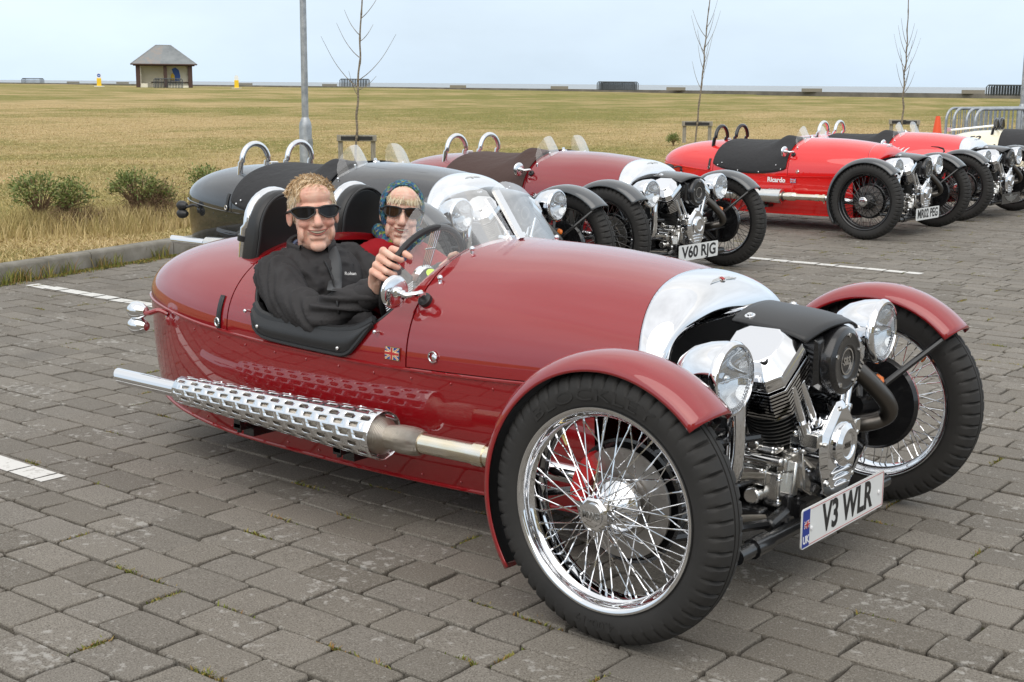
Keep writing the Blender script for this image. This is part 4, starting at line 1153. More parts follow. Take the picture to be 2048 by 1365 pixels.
# kerb of concrete blocks
conc = mat('kerb concrete', (.24, .225, .195), .9)
_f = noise(conc, 5, 6, .6, 'pos'); _g = noise(conc, 90, 2, .5, 'pos'); base(conc, mixc(conc, mathn(conc, 'MULTIPLY', _g, .5), ramp(conc, _f, [(.3, (.12, .112, .085)), (.5, (.225, .21, .175)), (.72, (.33, .315, .28))]), (.16, .15, .13))); bump(conc, _g, .4, .004)
kerb = empty('kerb', (KX(0.0), 0, 0)); tag(kerb, 'low weathered concrete kerb between car park and lawn', kind='structure')
yy = -1.2; kd = []
while yy < 30: kd.append(yy); yy += .90
for a, b in zip(kd[:-1], kd[1:]):
    p0, p1 = Vector((KX(a), a, 0)), Vector((KX(b), b, 0)); d = (p1 - p0); L = d.length - .008; d.normalize()
    g = MB(); prof = [(-.0, -.05), (.0, .100), (.012, .118), (.03, .122), (.12, .120), (.125, .10), (.125, -.05)]
    nx = Vector((-d.y, d.x, 0)); nx = nx if nx.x < 0 else -nx
    rows = [[tuple(p0 + d * (.004 + L * u) + nx * (q + random.uniform(-.0015, .0015)) + Vector((0, 0, z))) for q, z in prof] for u in lin(0, 1, 5)]
    g.grid(rows); n = len(prof); g.f.append(tuple(range(n))[::-1]); g.f.append(tuple(range(4 * n, 5 * n)))
    o = obj('kerb_stone', g.mesh('kerb_stone', True, 50), conc); o.parent = kerb; o.matrix_parent_inverse = Matrix.Translation(-Vector(kerb.location))

# lawn
lawn_m = mat('dry lawn', (.30, .23, .10), .95, spec=.1)
f1 = noise(lawn_m, .085, 5, .65, 'pos', (1.0, .62, 1)); f2 = noise(lawn_m, .55, 6, .68, 'pos', (1.3, .8, 1)); f3 = noise(lawn_m, 9, 6, .75, 'pos')
straw = ramp(lawn_m, f3, [(.28, (.26, .18, .080)), (.5, (.44, .325, .160)), (.72, (.58, .455, .255))])
green = ramp(lawn_m, f3, [(.28, (.10, .105, .024)), (.5, (.185, .185, .048)), (.72, (.29, .26, .085))])
_sp = nodes(lawn_m)[0].new('ShaderNodeSeparateXYZ'); lawn_m.node_tree.links.new(nodes(lawn_m)[0].new('ShaderNodeNewGeometry').outputs['Position'], _sp.inputs[0])
_fr = nodes(lawn_m)[0].new('ShaderNodeMapRange'); _fr.inputs['From Min'].default_value = 16; _fr.inputs['From Max'].default_value = 48; _fr.inputs['To Max'].default_value = .055; lawn_m.node_tree.links.new(_sp.outputs['Y'], _fr.inputs['Value'])
gf = ramp(lawn_m, mathn(lawn_m, 'ADD', _fr.outputs[0], mathn(lawn_m, 'ADD', mathn(lawn_m, 'MULTIPLY', f1, .60), mathn(lawn_m, 'MULTIPLY', f2, .46))), [(.49, (0, 0, 0)), (.62, (1, 1, 1))])
base(lawn_m, mixc(lawn_m, mathn(lawn_m, 'MULTIPLY', gf, .92), straw, green)); bump(lawn_m, noise(lawn_m, 14, 6, .7, 'pos'), .9, .05)
ds = np.concatenate([np.linspace(0, 2, 7), np.linspace(2.6, 30, 40), np.geomspace(32, 420, 46)])
yl = np.concatenate([np.linspace(-60, -4, 16), np.linspace(-3, 40, 70), np.geomspace(42, 420, 40)])
# rows run inland from the kerb, columns along it
G = []
for v in yl:
    kx = KX(float(min(v, 80))) - .118
    xs = kx - ds; G.append(np.column_stack([xs, np.full_like(xs, v)]))
G = np.array(G); Z = terrain(G[..., 0], G[..., 1])
wy = wall_y(G[..., 0]); Z = np.where(G[..., 1] > wy + 1.0, -6.0, Z); Z[:, 0] = .112
lw = MB(); lw.grid([[(G[i, j, 0], G[i, j, 1], Z[i, j]) for j in range(len(ds))] for i in range(len(yl))])
# the lawn also reaches east of the kerb line beyond the car park
tag(obj('lawn', lw.mesh('lawn', True, 80, fix=True), lawn_m), 'wide dry lawn of straw and olive grass', kind='structure')
e_ = MB(); ex = np.linspace(-11, 120, 30); ey = np.concatenate([np.linspace(26, 60, 14), np.linspace(62, 86, 10)])
e_.grid([[(a, b, float(terrain(min(a, KX(float(min(b, 80)))), b)) - .01 - (.5 if b < 27 else 0)) for a in ex] for b in ey]); tag(obj('lawn', e_.mesh('lawn', True, 80), lawn_m), 'dry lawn beyond the far end of the car park', kind='structure')

# blades of dry grass on the near lawn
grass_m = mat('grass blades', (.35, .26, .12), .85, spec=.15)
n_, l_, b_ = nodes(grass_m); geo = n_.new('ShaderNodeNewGeometry')
cs = ramp(grass_m, geo.outputs['Random Per Island'], [(0, (.34, .24, .11)), (.35, (.54, .41, .21)), (.70, (.67, .53, .31)), (.86, (.44, .35, .15)), (1, (.24, .23, .07))])
cg = ramp(grass_m, geo.outputs['Random Per Island'], [(0, (.17, .165, .04)), (.5, (.33, .285, .09)), (1, (.50, .40, .18))])
f1 = noise(grass_m, .10, 5, .6, 'pos', (1.0, .55, 1)); f2 = noise(grass_m, .9, 6, .65, 'pos', (1.4, .7, 1))
gf = ramp(grass_m, mathn(grass_m, 'ADD', mathn(grass_m, 'MULTIPLY', f1, .60), mathn(grass_m, 'MULTIPLY', f2, .42)), [(.46, (0, 0, 0)), (.62, (1, 1, 1))])
base(grass_m, mixc(grass_m, mathn(grass_m, 'MULTIPLY', gf, .7), cs, cg))
def blades(name, P, H, Wd, lean, label, mt=grass_m, seed=3):
    r_ = np.random.default_rng(seed); n = len(P)
    a = r_.uniform(0, 2 * np.pi, n); b = r_.uniform(0, 2 * np.pi, n); ln = lean * H * r_.uniform(.2, 1, n)
    d = np.column_stack([np.cos(a), np.sin(a), np.zeros(n)]) * (Wd / 2)[:, None]; e = np.column_stack([np.cos(b), np.sin(b), np.zeros(n)]) * ln[:, None]
    up = np.column_stack([np.zeros(n), np.zeros(n), H])
    v = np.empty((n, 5, 3)); v[:, 0] = P - d; v[:, 1] = P + d; v[:, 2] = P + d * .8 + up * .55 + e * .35; v[:, 3] = P - d * .8 + up * .55 + e * .35; v[:, 4] = P + up * .95 + e
    me = bpy.data.meshes.new(name); me.vertices.add(n * 5); me.vertices.foreach_set('co', v.reshape(-1)); me.loops.add(n * 7); me.polygons.add(n * 2)
    idx = (np.arange(n) * 5)[:, None] + np.array([0, 1, 2, 3, 3, 2, 4]); me.loops.foreach_set('vertex_index', idx.reshape(-1).astype(np.int32))
    st = (np.arange(n) * 7)[:, None] + np.array([0, 4]); me.polygons.foreach_set('loop_start', st.reshape(-1).astype(np.int32)); me.polygons.foreach_set('loop_total', np.tile([4, 3], n).astype(np.int32))
    me.update(calc_edges=True); me.validate(); me.materials.append(mt)
    return tag(obj(name, me, mt), label, kind='stuff')
N = 430000
dd = rng.uniform(0, 1, N)**1.8 * 46 + 8.2; uu = rng.uniform(-.42, .42, N)
P = np.array(CAM)[None, :] + np.array(FH)[None, :] * dd[:, None] + np.array(RH)[None, :] * (dd * uu)[:, None]
P[:, 2] = 0; kx = np.interp(P[:, 1], _kt, _kx); ok = P[:, 0] < kx - .135; P = P[ok]; dd = dd[ok]
P[:, 2] = terrain(P[:, 0], P[:, 1]) - .004
blades('grass', P, rng.uniform(.010, .034, len(P)) * np.clip(1.15 - dd / 75, .45, 1), .0044 * (1 + dd / 14), 1.7, 'short dry grass of the lawn behind the kerb')
SHR = [(70, 11.4), (275, 12.0)]
Q = []
for px, d in SHR:
    c = at(px, d); n = 2600; r_ = np.abs(rng.normal(0, .36, n)); a = rng.uniform(0, 2 * np.pi, n); Q.append(np.column_stack([c.x + r_ * np.cos(a) * 1.0, c.y + r_ * np.sin(a) * 1.5, np.zeros(n)]))
nsh = sum(len(q) for q in Q)
for (pa, pb, d0, n) in ((0, 360, 11.6, 3000), (0, 400, 12.4, 2500)):
    pxs = rng.uniform(pa, pb, n); Q.append(np.array([tuple(at(p_, d0 + rng.normal(0, .35))) for p_ in pxs]))
Q = np.concatenate(Q); Q[:, 2] = terrain(Q[:, 0], Q[:, 1]); nsh = int((Q[:nsh, 0] < np.interp(Q[:nsh, 1], _kt, _kx) - .5).sum()); Q = Q[Q[:, 0] < np.interp(Q[:, 1], _kt, _kx) - .5]
blades('long_grass', Q, rng.uniform(.07, .22, len(Q)) * np.where(np.arange(len(Q)) < nsh, 1.0, .5), np.full(len(Q), .0065), .55, 'taller dry grass round the shrubs', seed=5)
# weeds in the joints and along the kerb foot
weed_m = mat('joint weeds', (.12, .13, .03), .8)
n_, l_, b_ = nodes(weed_m); geo = n_.new('ShaderNodeNewGeometry'); base(weed_m, ramp(weed_m, geo.outputs['Random Per Island'], [(0, (.10, .13, .02)), (.5, (.20, .21, .035)), (.75, (.30, .22, .06)), (1, (.24, .12, .04))]))
Q = []
for k in range(80):
    yk = rng.uniform(.6, 4.2); c = (KX(float(yk)) + rng.uniform(.01, .10), yk); n = rng.integers(8, 40); Q.append(np.column_stack([rng.normal(c[0], .03, n), rng.normal(c[1], .05, n), np.zeros(n)]))
cand = [i for i in range(len(setts)) if inview[i]]
for k in range(520):
    i = cand[rng.integers(len(cand))]; x, y, kk = setts[i][:3]; L = variants[kk][0]; n = int(rng.integers(14, 60)); e = rng.random()
    if e < .65: xx = x + rng.uniform(-.5, .5) * L; Q.append(np.column_stack([rng.normal(xx, .030, n), rng.normal(y + PITCH / 2, .0035, n), np.full(n, -.010)]))
    else: Q.append(np.column_stack([rng.normal(x + L / 2 + .004, .004, n), y + rng.normal(0, .03, n), np.full(n, -.010)]))
Q = np.concatenate(Q); Q = np.concatenate([Q, Q[:len(Q)//3] + [.01, .01, 0]])
blades('weeds', Q, rng.uniform(.008, .018, len(Q)), np.full(len(Q), .006), 1.2, 'moss and small weeds in the paving joints', weed_m, 9)
Q = []
for k in range(22):
    yk = rng.uniform(.8, 3.6); c = (KX(float(yk)) + rng.uniform(.01, .07), yk); n = rng.integers(10, 40); Q.append(np.column_stack([rng.normal(c[0], .03, n), rng.normal(c[1], .05, n), np.zeros(n)]))
Q = np.concatenate(Q); blades('kerb_weeds', Q, rng.uniform(.04, .13, len(Q)), np.full(len(Q), .006), .8, 'straggly weeds at the foot of the kerb', weed_m, 10)

# sea wall, its blocks, sea
wall_m = mat('sea wall stone', (.13, .12, .105), .9); _f = noise(wall_m, .8, 5, .6, 'pos'); base(wall_m, ramp(wall_m, _f, [(.3, (.11, .10, .085)), (.7, (.22, .20, .165))]))
g = MB(); a, b = WALL_A, WALL_B; nrm = Vector((-WD.y, WD.x, 0)); nrm = nrm if nrm.y > 0 else -nrm
for k in range(24):
    p, q = a.lerp(b, k / 24), a.lerp(b, (k + 1) / 24)
    g.add([tuple(v) for v in (p + Vector((0, 0, -.3)), q + Vector((0, 0, -.3)), q + Vector((0, 0, .93)), p + Vector((0, 0, .93)), p + nrm * .5 + Vector((0, 0, .93)), q + nrm * .5 + Vector((0, 0, .93)), p + nrm * .5 + Vector((0, 0, -6)), q + nrm * .5 + Vector((0, 0, -6)))], [(0, 1, 2, 3), (3, 2, 5, 4), (4, 5, 7, 6)])
tag(obj('sea_wall', g.mesh('sea_wall', False), wall_m), 'long low dark sea wall along the far edge of the lawn', 'wall')
sea_m = mat('sea', (.20, .245, .27), .35, spec=.35); _f = noise(sea_m, .02, 4, .6, 'pos', (1, 6, 1)); bump(sea_m, noise(sea_m, .35, 3, .6, 'pos'), .6, .5); base(sea_m, ramp(sea_m, _f, [(.3, (.21, .245, .27)), (.7, (.30, .315, .32))]))
c = a.lerp(b, .3)
g = MB(); far = 45000
g.add([tuple(v) for v in (Vector((1500, -200, -3.5)), Vector((-1500, 300, -3.5)), Vector((-far, 2000, -3.5)), Vector((-far, far, -3.5)), Vector((far, far, -3.5)), Vector((far, -200, -3.5)))], [(0, 1, 2, 3, 4, 5)])
g = MB(); g.add([(-far, -2000, -3.5), (far, -2000, -3.5), (far, far, -3.5), (-far, far, -3.5)], [(0, 1, 2, 3)])
tag(obj('sea', g.mesh('sea', False), sea_m), 'grey-blue sea reaching the horizon', kind='structure')
# ------------------------------------------------------------------ things on the lawn and sea front
def gz(p): return float(terrain(p.x, p.y))
face = lambda p: math.atan2(CAM.y - p.y, CAM.x - p.x)          # heading towards the photographer
galv = mat('galvanised steel', (.36, .38, .40), .42, .7); _f = noise(galv, 12, 4); base(galv, ramp(galv, _f, [(.3, (.26, .28, .30)), (.7, (.46, .48, .50))]))
darkgalv = mat('dark barrier steel', (.085, .095, .105), .5, .4)
timber = mat('weathered stake timber', (.25, .23, .18), .85); _f = noise(timber, 14, 5, .6, 'obj', (6, 6, .6)); base(timber, ramp(timber, _f, [(.3, (.15, .135, .10)), (.7, (.36, .34, .29))]))
bark = mat('sapling bark', (.20, .165, .125), .85); _f = noise(bark, 24, 5, .6, 'obj', (1, 1, 3)); base(bark, ramp(bark, _f, [(.35, (.07, .055, .042)), (.5, (.20, .165, .12)), (.75, (.33, .29, .23))]))
# lamp columns
def lamp(px, d, zs, lab):
    p = at(px, d); z = gz(p); r = empty('lamp_post', (p.x, p.y, z)); tag(r, lab, 'lamp post', 'lamp columns on the lawn')
    obj('base_shroud', MB().lathe([(.085, -.1), (.084, zs - z - .06), (.075, zs - z - .01), (.045, zs - z + .06)], 24), galv, r)
    obj('shaft', MB().lathe([(.046, zs - z + .02), (.042, 3.0), (.036, 6.2)], 20), galv, r)
    obj('inspection_door', MB().box((0, 0, 0), (.006, .09, .34)), galv, r, Matrix.Rotation(face(p) + .9, 4, 'Z') @ T(.083, 0, .32))
    g = MB().tube(spline([(0, 0, 6.15), (0, 0, 6.5), (.25, .1, 6.75), (.7, .3, 6.8)], 5), .03, 10); obj('bracket_arm', g, galv, r); obj('lantern', MB().box((1.0, .43, 6.79), (.6, .2, .1), None), galv, r, mods=[bevel(.03)])
lamp(605, 18.6, .84, 'grey steel lamp post standing behind the black car')
lamp(2043, 31.0, .95, 'lamp post at the far end beside the stacked barriers')
# staked saplings
def sapling(px, d, top, seed, lab, lab2, branches, lean=.06, width=.60, zc=None):
    p = at(px, d); z = gz(p); rz = face(p) + math.pi / 2; h = random.Random(seed)
    sk = empty('tree_stake', (p.x, p.y, z), rz); tag(sk, lab2, 'tree stake', 'double stakes of the saplings')
    zc = zc - z
    for s_ in (-1, 1): obj('post', MB().box((s_ * (width / 2 - .045), 0, zc / 2 - .15), (.075, .075, zc + .34)), timber, sk, mods=[bevel(.008)])
    obj('crossbar', MB().box((0, -.062, zc), (width + .02, .045, .10)), timber, sk, mods=[bevel(.008)])
    obj('rubber_tie', MB().box((0, -.090, zc), (width * .82, .010, .055)).box((0, -.10, zc), (.06, .03, .09)), blackplastic, sk)
    t = empty('sapling', (p.x, p.y, z), rz); tag(t, lab, 'sapling', 'bare staked saplings on the lawn')
    k = [(-.03, -.13, -.05)] + [(-.03 + lean * u * 3.4 + h.gauss(0, .010), -.13, u * 3.6) for u in lin(.08, 1, 16)]
    obj('trunk', MB().tube(spline(k, 3), [.019 - .012 * i / 48 + (.004 if i % 5 == 0 else 0) for i in range(len(spline(k, 3)))], 8), bark, t)
    for (zb, side, L, up) in branches:
        x0 = -.03 + lean * zb * .95; pts = [(x0, -.13, zb), (x0 + side * L * .28, -.13 + h.uniform(-.1, .1), zb + L * .22 * up), (x0 + side * L * .62, -.13 + h.uniform(-.15, .15), zb + L * .62 * up), (x0 + side * L * .95, -.13 + h.uniform(-.2, .2), zb + L * 1.2 * up)]
        obj('branch', MB().tube(spline(pts, 4), [.0075 - .0055 * i / 12 for i in range(13)], 6), bark, t)
    return t
B1 = [(1.12, 1, .30, .6), (1.16, -1, .58, 1.1), (1.04, -1, .14, 2.2), (1.27, 1, .62, .95), (1.62, -1, .36, 1.2), (1.86, 1, .22, 1.0), (1.95, -1, .25, 1.3), (2.2, 1, .4, 1.2)]
B2 = [(1.10, -1, .20, 2.2), (1.35, 1, .12, 3.0), (1.5, -1, .12, 3.2), (1.55, 1, .18, 2.8), (1.8, -1, .3, 2.0), (1.9, 1, .3, 2.0), (2.1, -1, .3, 1.5), (1.62, 1, .10, 3.4), (1.75, -1, .16, 2.6), (2.05, 1, .16, 2.6), (2.3, 1, .2, 2.2), (1.22, 1, .06, 3.0)]
B3 = [(1.02, 1, .20, 1.8), (1.08, -1, .2, 2.2), (1.2, 1, .11, 4.0), (1.3, -1, .10, 4.0), (1.45, 1, .28, 2.0), (1.5, -1, .28, 2.1), (1.7, 1, .2, 2.4), (1.8, -1, .2, 2.4), (1.12, 1, .09, 4.2), (1.38, -1, .14, 3.2), (1.58, 1, .12, 3.4), (1.9, 1, .14, 3.0), (2.0, -1, .14, 3.0)]
def zpx(py, d, hor): return CAM.z - (py - hor) * d / 2700.0
sapling(708, 21.6, 0, 3, 'bare sapling with wide crooked branches behind the black car', 'timber stake frame of the sapling nearest the lamp post', B1, .055, zc=zpx(271, 21.6, 164))
sapling(1393, 28.0, 0, 4, 'bare sapling behind the scarlet car tail', 'timber stake frame behind the scarlet car tail', B2, .075, zc=zpx(243, 28.0, 169))
sapling(1809, 28.4, 0, 5, 'slender many-twigged sapling behind the coral red car', 'timber stake frame behind the coral red car', B3, -.01, zc=zpx(243, 28.4, 175))
# shrubs
leaf_m = mat('shrub leaves', (.075, .11, .028), .55, spec=.4)
n_, l_, b_ = nodes(leaf_m); geo = n_.new('ShaderNodeNewGeometry'); base(leaf_m, ramp(leaf_m, geo.outputs['Random Per Island'], [(0, (.075, .11, .028)), (.4, (.15, .20, .05)), (.75, (.24, .28, .085)), (.9, (.30, .30, .10)), (1, (.22, .15, .07))]))
twig_m = mat('dry twigs', (.16, .10, .055), .9)
def shrub(px, d, lobes, lab, seed, dry=None, nleaf=2400):
    p = at(px, d); z = gz(p); r = empty('shrub', (p.x, p.y, z), face(p) + math.pi / 2); tag(r, lab, 'shrub', 'small shrubs on the lawn')
    h = np.random.default_rng(seed); st = MB(); V, F = [], []
    for (cx, cz, rx, rz_) in lobes:
        tw = []
        for k in range(34):
            a, b = h.uniform(0, 2 * np.pi), np.arccos(h.uniform(-.35, 1)); rr = h.uniform(.72, 1.05)
            e = np.array([cx + rx * rr * np.sin(b) * np.cos(a), rx * .9 * rr * np.sin(b) * np.sin(a), cz + rz_ * rr * np.cos(b)]); tw.append(e)
            m_ = np.array([cx * .6 + (e[0] - cx) * .35, e[1] * .35, cz * .55 + .1 * e[2]]); st.tube(spline([(cx * .45, 0, .0), tuple(m_), tuple(e)], 3), [.007, .006, .005, .004, .004, .003, .002], 4, caps=False)
        per = int(nleaf * rx / sum(q[2] for q in lobes) / 34)
        for e in tw:
            cl_ = h.normal(0, 1, (per, 3)) * np.array([.036, .036, .032]) + e
            for q in cl_:
                s_ = h.uniform(.010, .019); o = q - np.array([cx, 0, cz - .05]); o = o / (np.linalg.norm(o) + 1e-6) + h.normal(0, .55, 3); o /= np.linalg.norm(o)
                t = np.cross(o, h.normal(0, 1, 3)); t /= np.linalg.norm(t) + 1e-6; b_2 = np.cross(o, t); k = len(V)
                V += [tuple(q - o * s_), tuple(q + t * s_ * .42), tuple(q + o * s_ * 1.1), tuple(q - t * s_ * .42)]; F.append((k, k + 1, k + 2, k + 3))
    me = bpy.data.meshes.new('foliage'); me.from_pydata(V, [], F); me.materials.append(leaf_m); obj('foliage', me, leaf_m, r); obj('stems', st, twig_m, r)
    if dry:
        V, F = [], []
        for k in range(2600):
            cx, cz, sx, sz = dry; q = np.array([h.normal(cx, sx), h.normal(0, sx * .8), abs(h.normal(cz, sz))]); a = h.normal(0, 1, 3); a[2] = abs(a[2]) * 1.2; a /= np.linalg.norm(a); L = h.uniform(.05, .14); w = np.cross(a, h.normal(0, 1, 3)); w = w / np.linalg.norm(w) * .0025
            k0 = len(V); V += [tuple(q - w), tuple(q + w), tuple(q + a * L)]; F.append((k0, k0 + 1, k0 + 2))
        me = bpy.data.meshes.new('dry_stalks'); me.from_pydata(V, [], F); me.materials.append(twig_m); o = obj('dry_stalks', me, twig_m, r); o['kind'] = 'stuff'
shrub(62, 11.5, [(-.015, .30, .20, .15), (.28, .265, .125, .145)], 'green leafy shrub in two rounded lobes near the left kerb', 31, (.2, .06, .14, .06))
shrub(262, 12.1, [(-.03, .31, .19, .13), (.2, .26, .08, .08)], 'flat-topped green shrub on a mound of brown stalks', 32, (.12, .12, .13, .11))
shrub(400, 13.2, [(.0, .28, .14, .15)], 'small shrub half hidden by the black car tail', 33, None, 900)
shrub(1346, 27.0, [(.0, .13, .11, .09)], 'tiny green bush beside the stakes behind the scarlet tail', 34, None, 900)
# crowd barriers
def barrier_mesh(L=2.2, H=1.05):
    m = MB(); r_ = .18; fr = [(0, 0, .12), (0, 0, H - r_)] + [(r_ - r_ * math.cos(a), 0, H - r_ + r_ * math.sin(a)) for a in lin(0, math.pi / 2, 6)][1:] + [(L - r_ + r_ * math.sin(a), 0, H - r_ + r_ * math.cos(a)) for a in lin(0, math.pi / 2, 6)] + [(L, 0, .12)]
    m.tube(fr + [(L, 0, .12)][:0], .021, 8, closed=True)
    for k in range(1, 18): x = L * k / 18; m.tube([(x, 0, .12), (x, 0, H if r_ < x < L - r_ else H - .05)], .008, 5, caps=False)
    for x in (.3, L - .3): m.tube([(x, -.28, .02), (x, -.25, .0), (x, 0, .12), (x, .25, .0), (x, .28, .02)], .016, 6)
    return m
p0 = at(1893, 20.5); dr = (at(2120, 22.5) - p0); rz = math.atan2(dr.y, dr.x)
for k, (pxx, dd_) in enumerate(((1893, 20.9), (1908, 20.6), (1934, 20.3), (1951, 20.0))):
    p = at(pxx, dd_); b_o = shared('barrier', barrier_mesh, 'crowd_barrier', galv, None); b_o.location = (p.x, p.y, 0.0); b_o.rotation_euler = (0, 0, rz)
    tag(b_o, ('rearmost', 'second rearmost', 'second nearest', 'nearest')[k] + ' of the galvanised crowd barriers leaning behind the cream car', 'barrier', 'crowd barriers stored behind the cream car')
def far_stack(px, d, w, h_, z0, lab):
    p = at(px, d); r = empty('barrier_stack', (p.x, p.y, z0), face(p) + math.pi / 2); tag(r, lab, 'barrier stack', 'stacks of barriers along the sea wall')
    for k in range(4):
        m = MB(); L = w; y = -.25 + .17 * k; x0 = .12 * k - .2
        m.tube([(x0, y, 0), (x0, y, h_ - .1), (x0 + .1, y, h_), (x0 + L - .1, y, h_), (x0 + L, y, h_ - .1), (x0 + L, y, 0)], .035, 6, caps=False)
        for q in range(1, 16): m.tube([(x0 + L * q / 16, y, 0), (x0 + L * q / 16, y, h_)], .022, 4, caps=False)
        obj('barrier', m, darkgalv, r, T(-w / 2, 0, 0))
for px, d, w, lab in ((62, 150, 1.9, 'dark barrier stack at the left end of the sea wall'), (706, 120, 2.2, 'barrier stack beside the sapling trunk on the skyline'), (1232, 104, 2.7, 'barrier stack on the skyline above the brown-topped car'), (2022, 78, 2.4, 'barrier stack on the skyline at the right end'), (333, 118, 2.0, 'barrier stack standing in front of the shelter')):
    zb = zpx({62: 168, 706: 171, 1232: 179, 2022: 193, 333: 178}[px], d, {62: 162, 706: 163.5, 1232: 168, 2022: 177.5, 333: 162.5}[px]); ht = {62: 9, 706: 14, 1232: 16, 2022: 20, 333: 20}[px] * d / 2700
    far_stack(px, d, w, ht, zb, lab)
# concrete blocks along the wall top
blk = mat('sea front blocks', (.24, .22, .18), .9); 
for k, (px, d, w) in enumerate(((142, 218, 1.9), (241, 205, 1.8), (485, 178, 2.0), (655, 160, 1.7), (912, 136, 1.6), (1115, 126, 1.6), (1348, 117, 1.6), (1620, 107, 1.55), (1943, 97, 1.55))):
    p = at(px, d); z = .92; o = obj('concrete_block', MB().prism([(-w / 2, 0), (w / 2, 0), (w / 2 - .08, .26), (-w / 2 + .08, .26)], -.35, .35, frame((0, 0, 0), (0, 1, 0), (1, 0, 0)) @ Matrix.Rotation(0, 4, 'X')), blk)
    o.location = (p.x, p.y, z + .13); o.rotation_euler = (0, 0, face(p) + math.pi / 2)
    o.data = MB().box((0, 0, 0), (w, .7, .26)).mesh('concrete_block', False); o.data.materials.clear(); o.data.materials.append(blk)
    tag(o, ('first', 'second', 'third', 'fourth', 'fifth', 'sixth', 'seventh', 'eighth', 'ninth')[k] + ' low concrete block on the sea wall, counted from the left', 'block', 'concrete blocks on the sea wall')
# keep-left bollards
yel = mat('bollard yellow', (.85, .55, .02), .4); wht = mat('bollard white', (.82, .82, .80), .4); blu = mat('sign blue', (.02, .10, .45), .4)
def bollard(px, d, z0, disc, lab):
    p = at(px, d); r = empty('traffic_bollard', (p.x, p.y, z0), face(p)); tag(r, lab, 'bollard', 'yellow traffic bollards on the sea front')
    obj('body', MB().box((0, 0, .36), (.25, .40, .72)), yel, r, mods=[bevel(.03)])
    hd = MB().prism([(-.19, .72), (.19, .72), (.19, .98)] + [(.19 * math.cos(a), .98 + .19 * math.sin(a)) for a in lin(0, math.pi, 10)][1:-1] + [(-.19, .98)], -.1, .1, YZX); obj('head', hd, wht, r)
    if disc: dsc = obj('arrow_disc', MB().lathe([(.15, .101), (.15, .112), (.001, .112)], 20, YZX @ T(0, .97, 0)), blu, r); obj('arrow', MB().box((.118, 0, .97), (.006, .20, .04), None), wht, r)
    obj('foot', MB().box((0, 0, .0), (.6, .9, .05)), wht, r)
bollard(194, 126, zpx(173.5, 126, 162.5), True, 'yellow bollard with blue arrow disc to the left of the shelter')
bollard(469, 128, zpx(175.5, 128, 163), False, 'yellow bollard with plain white head to the right of the shelter')
# traffic cone
cone_m = mat('orange cone plastic', (.80, .09, .02), .5)
p = at(1876, 24.0); cr = empty('traffic_cone', (p.x, p.y, gz(p) + .0)); tag(cr, 'orange traffic cone between the coral and cream cars', 'cone')
obj('cone', MB().lathe([(.13, .03), (.05, .62), (.035, .70), (.03, .70)], 24), cone_m, cr); obj('foot', MB().box((0, 0, .015), (.36, .36, .03)), cone_m, cr)
# seaside shelter
brick_m = mat('dark brick pier', (.085, .05, .042), .9); creamw = mat('cream render', (.80, .74, .60), .8); slate = mat('grey slate', (.20, .215, .225), .6)
_f = noise(slate, 1.2, 5, .6, 'obj'); base(slate, ramp(slate, _f, [(.3, (.155, .17, .18)), (.7, (.26, .275, .28))]))
rust = mat('lichened slate', (.26, .20, .17), .7); _f = noise(rust, 2.2, 5, .7, 'obj'); base(rust, ramp(rust, _f, [(.45, (.23, .24, .245)), (.62, (.29, .25, .225)), (.78, (.37, .355, .335))]))
p = at(325, 130); zs = zpx(178, 130, 162.8); sh = empty('seaside_shelter', (p.x, p.y, zs), face(p) + math.pi / 2); tag(sh, 'small hip-roofed seaside shelter with cream inside walls on the skyline', 'shelter')
w, dpt, hw = 5.0, 2.0, 2.15
obj('floor', MB().box((0, 0, .05), (w, dpt, .1)), creamw, sh); obj('back_wall', MB().box((0, dpt / 2 - .1, hw / 2), (w - .2, .16, hw)), creamw, sh)
obj('low_wall', MB().box((1.35, -dpt / 2 + .1, .16), (2.0, .18, .32)).box((-1.9, -dpt / 2 + .1, .25), (.75, .18, .5)), creamw, sh)
obj('side_wall', MB().box((-w / 2 + .35, 0, hw / 2), (.14, dpt - .4, hw)), creamw, sh); obj('partition', MB().box((.05, .2, hw / 2), (.12, 1.6, hw)), creamw, sh)
for x in (-w / 2 + .14, w / 2 - .14): 
    for y in (-dpt / 2 + .15, dpt / 2 - .15): obj('pier', MB().box((x, y, hw / 2), (.38, .38, hw)), brick_m, sh)
obj('post', MB().box((.1, -dpt / 2 + .12, hw / 2), (.32, .2, hw)), brick_m, sh)
obj('bench', MB().box((.6, .9, .62), (3.6, .5, .08)).box((.6, 1.1, .85), (3.6, .06, .4)), brick_m, sh)
obj('mural', MB().prism([(-.5, .75), (.35, .75), (.42, 1.2), (.3, 1.75), (.0, 2.0), (-.35, 1.85), (-.2, 1.4)], -.01, .01, frame((1.05, dpt / 2 - .19, 0), (0, -1, 0), (1, 0, 0))), blu, sh)
obj('mural_patch', MB().prism([(-.45, .8), (-.12, .8), (-.1, 1.25), (-.28, 1.5), (-.45, 1.3)], -.005, .02, frame((1.05, dpt / 2 - .21, 0), (0, -1, 0), (1, 0, 0))), yel, sh)
obj('fascia', MB().box((0, 0, hw + .03), (w + .55, dpt + .55, .13)), brick_m, sh)
rf = empty('roof'); rf.parent = sh; ew, ed, zr, zt_, rl = w / 2 + .5, dpt / 2 + .5, hw + .11, hw + 1.86, .68
V = [(-ew, -ed, zr), (ew, -ed, zr), (ew, ed, zr), (-ew, ed, zr), (-rl, 0, zt_), (rl, 0, zt_)]
cut = (-.35, -ed, zr)
